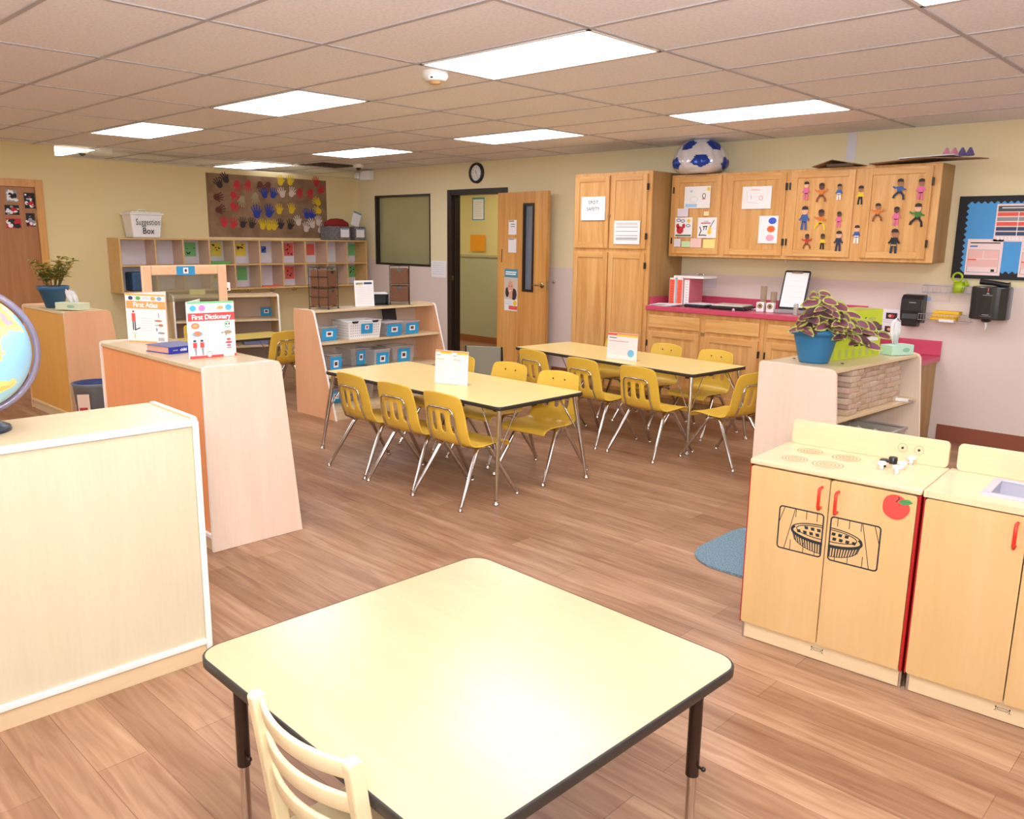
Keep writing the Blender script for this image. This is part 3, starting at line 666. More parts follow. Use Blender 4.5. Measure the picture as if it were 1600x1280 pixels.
# loose knobs lying on the stove top
for k, (px, py, dark, l) in enumerate(((1377, 733, 0, 'white toy peg knob, leftmost of the loose pegs on the play stove'), (1401, 740, 0, 'white toy peg knob, frontmost of the loose pegs on the play stove'),
     (1409, 733, 0, 'white toy peg knob in the middle of the loose pegs on the play stove'), (1423, 725, 0, 'white toy peg knob at the right of the loose pegs on the play stove'),
     (1381, 729, 1, 'black toy T-shaped peg among the loose pegs on the play stove'))):
    p = atZ(px, py, H+.023); t = thing('peg_knob', l, 'knob', (p.x, p.y, H+.0225), random.random()*6, 'loose toy pegs on the play stove'); m = M_black if dark else M_white
    MB().lathe([(0, 0), (.008, 0), (.007, .014), (.007, .02)], m, n=14).build('stem', t); MB().lathe([(.006, .018), (.017, .02), (.018, .026), (.014, .03), (0, .03)], m, n=16).build('cap', t)
p = atZ(1395, 724, H+.023); tag(MB().lathe([(0, 0), (.015, 0), (.016, .004), (.016, .024), (.014, .026), (0, .026)], M_black, n=20).build('knob', loc=(p.x, p.y, H+.0225)), 'black round toy knob behind the loose pegs on the play stove', 'knob')

# ------------------------------------------------------------------ cubby wall, banner and what stands there
CY = [3.83, 4.245, 4.58, 4.91, 5.24, 5.59, 5.925, 6.265, 6.61, 6.94, 7.285]; CX = -9.85
M_cub = wood('cubby_maple', 'd6ac6c', 'e0ba7c', 1, .4, 6, .1); M_cubin = mat('cubby_white', 'ddd6dc', .6); M_cubd = mat('cubby_divider', 'd9bba4', .5)
t = thing('cubby_shelf', 'long wall hung maple cubby shelf with twenty open cubbies under the handprint banner', 'shelf', (0, 0, 0))
MB().box(XA+.012, CX, CY[0], CY[-1], 1.545, 1.563, M_cub).box(XA+.012, CX, CY[0], CY[-1], .932, .952, M_cub).box(XA+.012, CX, CY[0], CY[0]+.02, .952, 1.545, M_cub).box(XA+.012, CX, CY[-1]-.02, CY[-1], .952, 1.545, M_cub).build('case', t, bevel=.002)
MB().box(XA+.002, XA+.075, CY[0]+.002, CY[-1]-.002, .934, 1.561, M_cubin).build('back_panel', t)
MB().box(XA+.012, CX-.002, CY[0]+.02, CY[-1]-.02, 1.238, 1.254, M_cub).build('middle_board', t)
for y in CY[1:-1]:
    for z0, z1 in ((.952, 1.238), (1.254, 1.545)):
        MB().box(XA+.012, CX-.008, y-.008, y+.008, z0, z1, M_cubd).box(CX-.008, CX, y-.009, y+.009, z0, z1, M_cub).build('divider', t)
for k in range(10):
    y = (CY[k]+CY[k+1])/2; b = MB()
    b.tube([(CX-.03, y, .932), (CX-.03, y, .915)], .004, M_dark, 6).tube([(CX-.03, y-.035, .915), (CX-.03, y-.03, .902), (CX-.03, y, .898), (CX-.03, y+.03, .902), (CX-.03, y+.035, .915)], .003, M_dark, 6); b.build('coat_hook', t)
def sheet(name, label, cat, M, w_, h_, m, draw=None, group=None, bh=.0008):
    b = MB(); b.M = M; b.rect(-w_/2, w_/2, -h_/2, h_/2, m, 0, bh)
    if draw: draw(b, w_, h_)
    return tag(b.build(name), label, cat, group)
def blots(cols, n, seed, r=.012):
    def f(b, w_, h_):
        rr = random.Random(seed)
        for k in range(n):
            b.disc((rr.random()-.5)*w_*.75, (rr.random()-.5)*h_*.75, r*(.5+rr.random()), r*(.4+rr.random()), rr.choice(cols), .001+k*2e-5, 8)
    return f
mk_g = mat('art_green', '7cc27a', .7); mk_y = mat('art_yellow', 'e8cf4e', .7); mk_r = mat('art_red', 'e86a5c', .7)
MCOL = {'g': mk_g, 'y': mk_y, 'r': mk_r, 'b': mat('art_blue', '3c6cc0', .7)}
for k, row, c, nm, sc in ((2, 1, 'g', 'green', 1), (3, 1, 'y', 'yellow', 1), (4, 1, 'y', 'yellow', 1), (5, 1, 'b', 'small blue', .5), (6, 1, 'r', 'red', 1), (7, 1, 'r', 'plain coral', .9), (9, 1, 'g', 'plain green', 1),
                          (3, 0, 'y', 'yellow', 1), (4, 0, 'g', 'plain green', 1), (6, 0, 'r', 'red', 1), (9, 0, 'g', 'dark leafy green', 1), (8, 0, 'g', 'narrow green', .6)):
    ords = ['first', 'second', 'third', 'fourth', 'fifth', 'sixth', 'seventh', 'eighth', 'ninth', 'last'][k]
    sheet('artwork', '%s artwork sheet in the %s cubby from the left, %s row' % (nm, ords, 'top' if row else 'bottom'), 'artwork',
          FA(CY[k]+.02+.275*(CY[k]+.1)/9.85+.065*sc, (1.43 if row else 1.12), XA+.0765), .14*sc, .17*sc, MCOL[c],
          None if 'plain' in nm else blots([M_ink, M_brh] if c != 'b' else [M_ink], 7, k*3+row), 'children\'s artwork in the cubbies')
def soft_box(name, label, cat, loc, s_, m, rz=0, bev=.006, group=None):
    return tag(MB().box(-s_[0]/2, s_[0]/2, -s_[1]/2, s_[1]/2, 0, s_[2], m).build(name, loc=loc, rz=rz, bevel=bev), label, cat, group)
soft_box('green_tray', 'green tray lying in the fourth top cubby from the left', 'tray', (-9.98, 5.07, 1.2545), (.2, .26, .03), mat('tray_green', '5fae4c', .5))
soft_box('tote', 'dark blue tote with a white card in the lower left corner cubby', 'tote', (-9.98, 4.06, .9525), (.22, .2, .22), mat('tote_blue', '37577a', .6), 0, .02)
soft_box('name_strips', 'pile of red strips in the sixth lower cubby from the left', 'strips', (-9.96, 5.77, .9525), (.12, .26, .014), mk_r, 0, .003)
# top of the cubbies
t = thing('suggestion_box', 'white plastic tub with handwritten Suggestion Box on top of the cubby shelf', 'tub', (-10.03, 4.19, 1.5635))
Z_ = [(-.135, -.185, 0), (.135, -.185, 0), (.135, .185, 0), (-.135, .185, 0)]
b = MB(); vs = [(x*.86, y*.86, 0) for x, y, _ in Z_]+[(x, y, .27) for x, y, _ in Z_]; b.add(vs, [(3, 2, 1, 0), (0, 1, 5, 4), (1, 2, 6, 5), (2, 3, 7, 6), (3, 0, 4, 7)], M_white); b.build('tub', t, bevel=.02)
MB().box(-.15, .15, -.2, .2, .262, .285, M_white).box(-.12, .12, -.17, .17, .285, .3, M_white).build('lid', t, bevel=.01); MB().tube([(0, -.05, .3), (0, -.04, .325), (0, .04, .325), (0, .05, .3)], .006, M_white, 8).build('lid_handle', t)
b = MB(); b.M = frame((.1265, .01, .135), (0, 1, 0), (.07, 0, 1)); b.text('Suggestion', .10, 0, .045, M_ink, .008, sx=.58, sp=1.12); b.text('Box', .10, 0, -.055, M_ink, .008, bold=.0008, sx=.85); b.build('lettering', t)
for k, (y, w_, l) in enumerate(((6.88, .33, 'grey woven basket with a white card holding a maroon cushion, on the cubby shelf'), (7.21, .18, 'smaller grey basket with a white card at the right end of the cubby shelf'))):
    t = thing('basket', l, 'basket', (-10.03, y, 1.5635)); MB().box(-.13, .13, -w_/2, w_/2, 0, .19, noisy('grey_weave', '5c5858', '8b8686', 80, .8)).build('basket_body', t, bevel=.01)
    b = MB(); b.M = FA(w_*.2 if k == 0 else 0, .1, .131); b.rect(-.07, .07, -.06, .06, M_paper); b.rect(-.06, .06, .045, .058, mat('card_teal', '6aa0b4', .6), .0007); b.build('label_card', t)
b = MB(); b.lathe([(0, .11), (.1, .1), (.19, .05), (.2, .0), (0, 0)], mat('maroon_felt', '8e1f1c', .9), n=24, sx=.55); tag(b.build('cushion', loc=(-10.03, 6.90, 1.754)), 'maroon domed cushion lying in the grey basket on the cubby shelf', 'cushion')
b = MB(); b.M = frame((-9.98, 7.2, 1.86), (0, .93, -.3), (0, .3, .93)); b.rect(-.07, .07, -.1, .1, M_paper, 0, .002); b.rect(-.07, .07, .075, .1, MATS['card_teal'], .0022); tag(b.build('card'), 'white card with a teal top edge leaning above the smaller grey basket', 'card')
# handprint banner
def hand(b, x, y, s_, a, m, z, curl=0):
    M0 = b.M.copy(); b.M = b.M @ Matrix.Translation((x, y, z)) @ Matrix.Rotation(a, 4, 'Z')
    b.disc(0, 0, .36*s_, .38*s_, m, 0, 12)
    for k, (dx, an, L, w_) in enumerate(((-.24, .42, .50, .15), (-.09, .14, .62, .16), (.08, -.08, .62, .16), (.24, -.36, .52, .14))):
        b.poly([(s_*(dx-w_/2), s_*.2), (s_*(dx+w_/2), s_*.2), (s_*(dx-sin(an)*L+w_*.38), s_*(.25+L*cos(an))), (s_*(dx-sin(an)*L), s_*(.30+L*cos(an))), (s_*(dx-sin(an)*L-w_*.38), s_*(.25+L*cos(an)))], m, 1e-4*k)
    b.poly([(s_*.2, -s_*.2), (s_*.34, -s_*.05), (s_*.62, s_*.28), (s_*.56, s_*.36), (s_*.46, s_*.34), (s_*.22, s_*.12)], m, 2e-4); b.M = M0
def banner(b, w_, h_):
    HC = {'dk': M_dkh, 'red': M_redh, 'br': M_brh, 'ye': M_yeh, 'gy': M_gyh, 'bl': M_blh, 'wh': M_whh}
    L = [(265, 205, 'dk', 40), (215, 245, 'dk', 35), (350, 235, 'red', 190), (440, 235, 'red', 170), (530, 240, 'br', 200), (595, 245, 'br', 165), (690, 225, 'ye', 0), (765, 225, 'ye', 0), (190, 340, 'br', -80), (320, 320, 'red', -120), (390, 355, 'gy', 180), (495, 330, 'gy', 180),
         (567, 325, 'bl', 20), (632, 325, 'bl', -10), (705, 320, 'wh', 20), (775, 315, 'wh', -20), (843, 295, 'red', 180), (925, 300, 'red', 170), (970, 235, 'red', 10), (1000, 290, 'red', -40), (205, 440, 'br', -70), (320, 405, 'red', -130), (505, 475, 'bl', 8), (600, 470, 'bl', -2), (680, 450, 'ye', 5), (775, 445, 'ye', 0),
         (985, 385, 'ye', 60), (990, 450, 'ye', 80), (895, 485, 'bl', 10), (935, 490, 'bl', -10), (250, 550, 'red', 8), (320, 560, 'red', -8), (395, 555, 'dk', 5), (465, 560, 'dk', -5), (550, 570, 'ye', 5), (600, 575, 'ye', 0), (640, 575, 'ye', -5), (690, 565, 'dk', 5), (765, 570, 'dk', -5), (830, 540, 'wh', 20), (890, 590, 'wh', 0), (940, 560, 'wh', 30), (985, 540, 'wh', 0), (1000, 600, 'wh', -30)]
    for k, (cx, cy, c, a) in enumerate(L):
        p = atX(300+cx/5, 240+cy/5, XA); big = 1.25 if c == 'bl' and cy > 460 and cx < 700 else 1
        hand(b, p.y-5.975, p.z-1.98, .112*big, radians(a), HC[c], .0015+k*1e-4)
sheet('handprint_banner', 'brown paper banner covered in children\'s painted handprints on the far left wall', 'banner', FA(5.975, 1.98), 1.77, .79, noisy('kraft_paper', '82664c', '987a5c', 5, .9), banner, bh=.001)
# photographs on the brown door
PH = {'k': M_ink, 'w': M_paper, 'r': M_redh, 'g': M_grey, 'b': mat('photo_sky', '9ab6c8', .6), 'd': M_dkh}
for x0, y0, x1, y1, base, cols, l in ((8, 296, 28, 316, 'g', 'wkw', 'square black and white photo at the top left of the brown door'), (37, 301, 56, 326, 'k', 'brrkw', 'tall photo with a dark border at the top right of the brown door'),
        (7, 320, 31, 336, 'k', 'wgrw', 'wide greyish photo in the middle left of the brown door'), (9, 341, 34, 357, 'r', 'kkwrd', 'wide photo with red, lowest left on the brown door'), (40, 333, 56, 354, 'd', 'wgrkg', 'tall busy photo at the lower right on the brown door')):
    a, c = atX(x0, y0, XA), atX(x1, y1, XA)
    sheet('photo', l, 'photo', FA((a.y+c.y)/2, (a.z+c.z)/2, XA-.005), c.y-a.y, a.z-c.z, PH[base], blots([PH[q] for q in cols], 14, x0, .02), 'photos on the brown door')

# ------------------------------------------------------------------ things on the shelves
def on(root, x, y, z): return Matrix.Translation(root.location) @ Matrix.Rotation(root.rotation_euler.z, 4, 'Z') @ Vector((x, y, z))
M_lid = mat('frosted_plastic', 'cfcac6', .3, alpha=.7)
def bin_(px0, px1, py, z, h_, dep, root, label, card=1, wf=.9, m=None, lid=False, group='clear storage bins with blue cards'):
    a = atZ(px0, py, z); ang = root.rotation_euler.z + pi
    u = Vector((cos(ang), sin(ang), 0)); d = ray(px1, py); w_ = (d.y*a.x-d.x*a.y)/(d.x*u.y-d.y*u.x); c = a+u*w_; f = Vector((-u.y, u.x, 0))
    mid = (a+c)/2 + f*dep/2
    t = thing('storage_bin', label, 'bin', (mid.x, mid.y, z), ang, group)
    def rim(s_, zz, q=0): return [(-w_/2*s_-q, -dep/2*s_-q, zz), (w_/2*s_+q, -dep/2*s_-q, zz), (w_/2*s_+q, dep/2*s_+q, zz), (-w_/2*s_-q, dep/2*s_+q, zz)]
    b = MB(); b.add(rim(wf, .001)+rim(1, h_), [(3, 2, 1, 0), (0, 1, 5, 4), (1, 2, 6, 5), (2, 3, 7, 6), (3, 0, 4, 7)], m or M_clear); b.build('tub', t, bevel=.006)
    b = MB(); R0, R1 = rim(1, h_), rim(1, h_, .006); b.tube([Vector(p) for p in rim(1, h_, .002)], .0035, m or M_lid, 6, closed=True); b.build('rim', t)
    if lid: MB().box(-w_/2-.005, w_/2+.005, -dep/2-.005, dep/2+.005, h_+.002, h_+.012, m or M_lid).build('lid', t, bevel=.004)
    if card:
        tilt = w_/2*(1-wf)
        b = MB(); b.M = frame((0, -dep/2*(1+wf)/2-.004-(dep/2*(1-wf)/2)*.2, h_*.46), (1, 0, 0), (0, -dep/2*(1-wf)/h_, 1)); cw = w_*.46*card; chh = h_*.43
        b.rect(-cw, cw, -chh, chh, M_blue, 0, .001); b.rect(-cw*.42, cw*.42, -chh*.35, chh*.55, M_paper, .0012); b.rect(-cw*.25, cw*.22, -chh*.1, chh*.35, M_brh, .002); b.build('label_card', t)
    return t
bin_(502, 528, 534, .676, .125, .22, t2s, 'clear bin with a big blue card, leftmost on the top level of the bin shelf')
# white laundry-style basket
a, c = atZ(545, 531.5, .676), atZ(597, 527, .676); u = (c-a).normalized(); f = Vector((-u.y, u.x, 0)); mid = (a+c)/2+f*.14
t = thing('white_basket', 'white perforated plastic basket with a blue card in the bin shelf', 'basket', (mid.x, mid.y, .676), math.atan2(u.y, u.x)); w_ = (c-a).length; dep = .27; h_ = .165
b = MB()
def q4(s_, z): return [(-w_/2*s_, -dep/2*s_, z), (w_/2*s_, -dep/2*s_, z), (w_/2*s_, dep/2*s_, z), (-w_/2*s_, dep/2*s_, z)]
b.add(q4(.9, .001)+q4(1, h_)+q4(.97, h_)+q4(.87, .006), [(3, 2, 1, 0), (0, 1, 5, 4), (1, 2, 6, 5), (2, 3, 7, 6), (3, 0, 4, 7), (9, 8, 12, 13), (10, 9, 13, 14), (11, 10, 14, 15), (8, 11, 15, 12), (12, 15, 14, 13), (4, 5, 9, 8), (5, 6, 10, 9), (6, 7, 11, 10), (7, 4, 8, 11)], M_white)
for s_, n_, wid in ((0, 14, w_), (1, 10, dep)):
    for i in range(n_):
        for j in range(5):
            x = (i+.5)/n_-.5; z = .03+j*.024; o_ = dep/2*(.9+.1*z/h_)+.0012; o2 = w_/2*(.9+.1*z/h_)+.0012
            if s_ == 0:
                b.M = frame((x*w_*.88, -o_, z), (1, 0, 0), (0, -.08, 1))
            else: b.M = frame((-o2, x*dep*.88, z), (0, -1, 0), (-.1, 0, 1))
            b.disc(0, 0, .005, .006, M_grey, 0, 6)
b.M = Matrix(); b.build('basket_body', t); b = MB(); b.tube([Vector(p) for p in q4(1.0, h_)], .006, M_white, 6, closed=True); b.build('rim', t)
for x in (-.3, .3):
    b = MB(); b.M = frame((x*w_, -dep/2-.007, h_-.005), (1, 0, 0), (0, 0, 1)); b.poly([(-.04, .008), (-.025, -.012), (.025, -.012), (.04, .008)], M_ink, .001); b.build('handle_hole', t)
b = MB(); b.M = frame((0.02, -dep/2*.965-.004, h_*.55), (1, 0, 0), (0, -.08, 1)); b.rect(-.065, .065, -.045, .05, M_blue); b.rect(-.02, .02, -.005, .035, M_paper, .0008); b.rect(-.01, .01, .002, .028, M_redh, .0016); b.build('label_card', t)
bin_(604, 629, 526.5, .676, .13, .22, t2s, 'clear bin with a blue card right of the white basket on the bin shelf', lid=True)
bin_(633, 655, 523, .676, .125, .2, t2s, 'clear bin with a blue card, rightmost on the top level of the bin shelf')
p = on(t2s, -.33, .10, .676); b = MB(); b.M = frame((p.x, p.y, .68), (.04, 1, 0), (-.12, -.06, 1)); b.box(-.08, .08, 0, .25, -.006, .006, mat('navy_board', '1e1c2c', .5)); tag(b.build('folder'), 'dark navy folder leaning behind the bins at the top right of the bin shelf', 'folder')
bin_(516, 535, 584.5, .386, .17, .25, t2s, 'clear bin with a blue card, leftmost on the middle level of the bin shelf')
soft_box('flat_tray', 'grey flat plastic tray under the wide clear bin on the middle shelf', 'tray', tuple(on(t2s, .33, .33, .386)), (.30, .30, .022), M_lid, t2s.rotation_euler.z, .006)
bin_(549, 580, 573, .41, .16, .25, t2s, 'wide clear bin with a small blue card standing on a grey tray, middle shelf', .45)
bin_(586, 610, 575, .386, .16, .24, t2s, 'bin with a white lid and grey handle, middle shelf of the bin shelf', .85, .92, M_lid, True)
bin_(614, 648, 570, .386, .17, .24, t2s, 'clear bin with a blue card at the right end of the middle shelf', .6)
bin_(515, 536, 632, .101, .13, .26, t2s, 'clear bin with a blue card on the bottom shelf of the bin shelf')
bin_(545, 585, 628, .101, .14, .26, t2s, 'clear bin on the bottom shelf partly hidden behind the chair backs', 0)
bin_(407, 426, 494, .691, .11, .2, t3s, 'clear bin with a blue card at the right of the far maple shelf')
bin_(383, 404, 492, .691, .05, .2, t3s, 'low tray of red things in the middle of the far maple shelf', 0, .95, mat('brick_red', 'a2554c', .5))
t = thing('green_bowl', 'green rounded bowl on the far maple shelf between the two standing books', 'bowl', tuple(on(t3s, .30, .2, .691))); MB().lathe([(0, .0), (.06, .0), (.105, .05), (.11, .11), (.1, .13), (0, .15)], mat('bowl_green', '5aa84a', .4)).build('bowl', t)
bin_(277, 291, 520, .401, .14, .2, t3s, 'red tub on the middle shelf of the far maple shelf', 0, .9, mat('tub_red', 'd86a5a', .5))
p = on(t3s, -.0, .25, .691); tag(MB().lathe([(0, 0), (.035, 0), (.04, .1), (.036, .1), (.03, .01)], M_blue, n=16).build('cup', loc=p), 'small blue cup on the far maple shelf right of the dictionary', 'cup')
soft_box('book_stack', 'stack of red and blue books on the middle board of the far maple shelf', 'books', tuple(on(t3s, -.32, .26, .401)), (.3, .2, .05), mat('far_books', '7a7fa8', .6), t3s.rotation_euler.z, .004)

# wicker drawer towers
def tower(label, x, y, rz):
    t = thing('drawer_tower', label, 'drawers', (x, y, HS-.007), rz, 'wicker drawer towers on the bin shelf'); a = .095; H_ = .375
    b = MB()
    for sx in (-1, 1):
        for sy in (-1, 1): b.tube([(sx*a, sy*a, 0), (sx*a, sy*a, H_)], .004, M_dark, 8); b.lathe([(0, 0), (.01, 0), (.01, .006)], M_dark, (sx*a, sy*a, 0), 8)
        b.tube([(sx*a, 0, .02), (sx*a, 0, H_)], .003, M_dark, 6)
    b.tube([(0, a, .02), (0, a, H_)], .003, M_dark, 6)
    for z in (.02, .11, .19, .29, H_):
        for s_ in (-1, 1): b.tube([(s_*a, -a, z), (s_*a, a, z)], .003, M_dark, 6)
        b.tube([(-a, a, z), (a, a, z)], .003, M_dark, 6)
        if z in (.02, .19, H_): b.tube([(-a, -a, z), (a, -a, z)], .003, M_dark, 6)
    b.build('wire_frame', t)
    for z in (.028, .198):
        d = MB().box(-a+.008, a-.008, -a+.002, a-.008, z, z+.155, M_wick).build('drawer', t, bevel=.008)
        b = MB(); b.M = frame((0, -a+.0005, z+.125), (1, 0, 0), (0, 0, 1)); b.poly([(-.03, .022), (-.02, .0), (0, -.008), (.02, 0), (.03, .022)], M_dark, .0005); b.build('hand_hole', d)
    return t
p1 = atZ(503, 479, HS); tower('wicker two drawer tower in black wire at the left end of the bin shelf', -6.535, 4.335, radians(118))
tower('wicker two drawer tower in black wire at the right end of the bin shelf', -6.555, 5.235, radians(52))
t = thing('desk_tray', 'black open desk tray with white paper on it, beside the right wicker tower', 'tray', (-6.60, 4.99, HS-.006), radians(60))
b = MB(); b.box(-.1, .1, -.1, .1, 0, .006, M_black).box(-.1, -.094, -.1, .1, .006, .10, M_black).box(.094, .1, -.1, .1, .006, .1, M_black).box(-.094, .094, .09, .096, .006, .1, M_black).box(-.1, .1, -.1, .1, .1, .106, M_black); b.build('tray', t); MB().box(-.09, .09, -.09, .09, .107, .118, M_paper).build('paper', t)
def stand_card(name, label, p0, p1, z, h_, draw, m=None, cat='card', lean=.08, group=None):
    p0, p1 = Vector(p0), Vector(p1); w_ = (p1-p0).length; u = (p1-p0)/w_; f = Vector((-u.y, u.x, 0))
    t = thing(name, label, cat, ((p0.x+p1.x)/2, (p0.y+p1.y)/2, z), math.atan2(u.y, u.x), group)
    b = MB(); b.M = frame((0, 0, 0), (1, 0, 0), (0, lean, 1)); b.box(-w_/2, w_/2, 0.001, h_, -.0015, 0, m or M_paper); draw(b, w_, h_); b.build('sheet', t)
    MB().box(-w_/2, w_/2, .004, .07, 0, .003, M_clear).prism([(.003, .003), (.006, .003), (.006+lean*h_, h_-.01), (.003+lean*h_, h_-.01)], -w_/2, w_/2, M_clear, None, 0).build('acrylic_stand', t)
    return t
def flyer(b, w_, h_):
    b.rect(-w_*.42, -w_*.05, h_*.84, h_*.92, M_grey, .0002); b.rect(0, w_*.42, h_*.85, h_*.93, mat('print_navy', '3c4c6c', .6), .0002); b.rect(-w_*.3, -w_*.1, h_*.82, h_*.86, M_yelp, .001)
    for k in range(10): b.rect(-w_*.42, w_*.42, h_*(.1+.07*k), h_*(.107+.07*k), mat('rule_grey', 'cdcdd2', .7), .0002)
stand_card('flyer_holder', 'white printed form in a clear stand between the wicker towers', (-6.50, 4.66, 0), (-6.47, 4.86, 0), HS-.006, .245, flyer)
def menu2(b, w_, h_):
    for s_, n in ((-1, 'Breakfast'), (0, 'Lunch')):
        x0 = -w_/2 if s_ < 0 else 0
        b.rect(x0+.001, x0+w_/2-.001, h_*.95, h_*.99, mat('card_orange', 'f2a04a', .5), .0002); b.rect(x0+w_*.15, x0+w_/2-.001, h_*.895, h_*.95, mat('card_yellow', 'f7cf52', .5), .0002)
        b.rect(x0+.01, x0+w_*.16, h_*.845, h_*.857, M_ink, .0002); b.rect(x0+.01, x0+w_*.28, h_*.72, h_*.75, mat('soft_orange', 'f5cf98', .5), .0002)
        for k in range(10): b.rect(x0+.012, x0+w_*.4, h_*(.12+.055*k), h_*(.126+.055*k), MATS['rule_grey'], .0002)
p0, p1 = atZ(679, 598, .607), atZ(730, 603, .607)
stand_card('menu_card', 'white and orange two page menu card on the nearer yellow table', p0, p1, .606, .235, menu2, cat='menu card', group='menu cards on the yellow tables')
def menu3(b, w_, h_):
    b.rect(-w_/2, -w_*.2, h_*.9, h_*.985, M_coral, .0002); b.rect(-w_*.2, w_/2, h_*.955, h_*.985, M_coral, .0002); b.rect(-w_*.2, w_/2, h_*.87, h_*.955, MATS['card_yellow'], .0002)
    b.rect(-w_*.45, -w_*.2, h_*.8, h_*.825, M_ink, .0002); b.rect(-w_*.45, w_*.2, h_*.68, h_*.70, M_coral, .0002)
    for k in range(8): b.rect(-w_*.45, w_*.22, h_*(.2+.055*k), h_*(.206+.055*k), MATS['rule_grey'], .0002)
    b.disc(w_*.3, h_*.27, w_*.11, h_*.14, mat('splash_blue', '7cc4ea', .5), .0003)
p0, p1 = atZ(947.5, 560, .616), atZ(994, 565, .616)
stand_card('menu_card', 'white menu card with red and yellow header and blue spot on the farther table', p0, p1, .616, .225, menu3, cat='menu card', group='menu cards on the yellow tables')
# grey board standing on the floor between the tables
t = thing('folding_easel', 'grey folded board on black legs leaning at the left end of the farther table', 'board', (-5.62, 5.50, 0), radians(30))
b = MB(); b.box(-.17, .17, -.012, .012, .32, .6, mat('board_grey', '8e8a76', .6)); b.build('board', t, bevel=.006)
for s_ in (-1, 1): MB().tube([(s_*.175, 0, .6), (s_*.19, s_*.05, .0)], .011, M_black, 8).build('leg', t)

# easel with a smoky window behind the divider shelf
t = thing('window_easel', 'peach wooden frame with a smoky window and blue card, standing behind the divider shelf', 'easel', (-5.60, 2.605, 0), radians(90))
Wd_, ht, hb = .30, 1.40, .20
b = MB(); out = rounded(-Wd_, Wd_, .0, ht, .02, 3); inn = rounded(-Wd_+.065, Wd_-.065, 1.05, ht-.065, .03, 4)
M_fr = mat('peach_frame', 'f0c49a', .4)
b.box(-Wd_, -Wd_+.065, -.012, .012, 0, ht, M_fr).box(Wd_-.065, Wd_, -.012, .012, 0, ht, M_fr).box(-Wd_+.065, Wd_-.065, -.012, .012, ht-.065, ht, M_fr).box(-Wd_+.065, Wd_-.065, -.012, .012, .5, .56, M_fr)
b.build('wooden_frame', t, bevel=.008); b = MB(); b.box(-Wd_+.065, Wd_-.065, -.003, .003, 1.155, ht-.065, M_glass); b.build('window_pane', t)
b = MB(); b.M = frame((0, -.0125, ht-.036), (1, 0, 0), (0, 0, 1)); b.rect(-.065, .065, -.03, .03, M_blue); b.rect(-.018, .018, -.02, .02, M_paper, .0008); b.disc(0, 0, .008, .011, M_brh, .0016); b.build('label_card', t)
b = MB(); b.M = frame((Wd_+.012, 0, 1.245), (1, 0, 0), (0, 0, 1)); b.box(-.015, .01, -.03, .03, -.01, .012, M_edge); b.disc(-.012, -.015, .006, .006, M_dark, .0125); b.build('clip', t, bevel=.004)
for s_ in (-1, 1): MB().box(s_*(Wd_-.033)-.03, s_*(Wd_-.033)+.03, -.16, .16, 0, .04, M_fr).build('foot', t, bevel=.006)
soft_box('yellow_box', 'small pale yellow box lying on the far shelf, seen beside the frame post', 'box', tuple(on(t3s, .28, .2, HS-.006)), (.16, .08, .06), mat('pale_yellow', 'e6e28a', .6), t3s.rotation_euler.z)

# books on the divider shelf
def book(label, p0, p1, h_, draw, top_m, op):
    p0, p1 = Vector(p0), Vector(p1); w_ = (p1-p0).length; u = (p1-p0)/w_
    t = thing('picture_book', label, 'book', (p0.x, p0.y, HS-.007), math.atan2(u.y, u.x))
    MB().box(0, w_, 0, .003, .001, h_, M_paper).build('front_cover', t)
    b = MB(); b.M = frame((0, -.0002, 0), (1, 0, 0), (0, 0, 1)); draw(b, w_, h_); b.build('cover_print', t)
    MB().box(.003, w_-.004, .003, .014, .004, h_-.004, top_m).build('pages', t)
    c, s_ = cos(radians(op)), sin(radians(op)); b = MB(); b.prism([(0, 0), (w_*c, w_*s_), (w_*c-.003*s_, w_*s_+.003*c), (-.003, .003)], .001, h_, M_paper, None, 2); b.build('back_cover', t)
    b = MB(); b.prism([(.003, .013), (w_*.55*c, w_*.5*s_), (w_*.9*c, w_*.9*s_-.002), (.0, .006)], .004, h_-.004, M_paper, None, 2); b.build('back_pages', t)
    b = MB(); b.tube([(-.001, .002, .001), (-.001, .002, h_)], .004, M_paper, 8); b.build('spine', t)
mo = mat('atlas_orange', 'f5b06a', .5); mat('dict_green', '7ed08a', .5); mat('atlas_gold', 'f0c04a', .5); mrd = mat('dictionary_red', 'e2504c', .5); mwh = mat('cover_white_ink', 'ffffff', .5); mskin = mat('print_skin', 'c88a6a', .6)
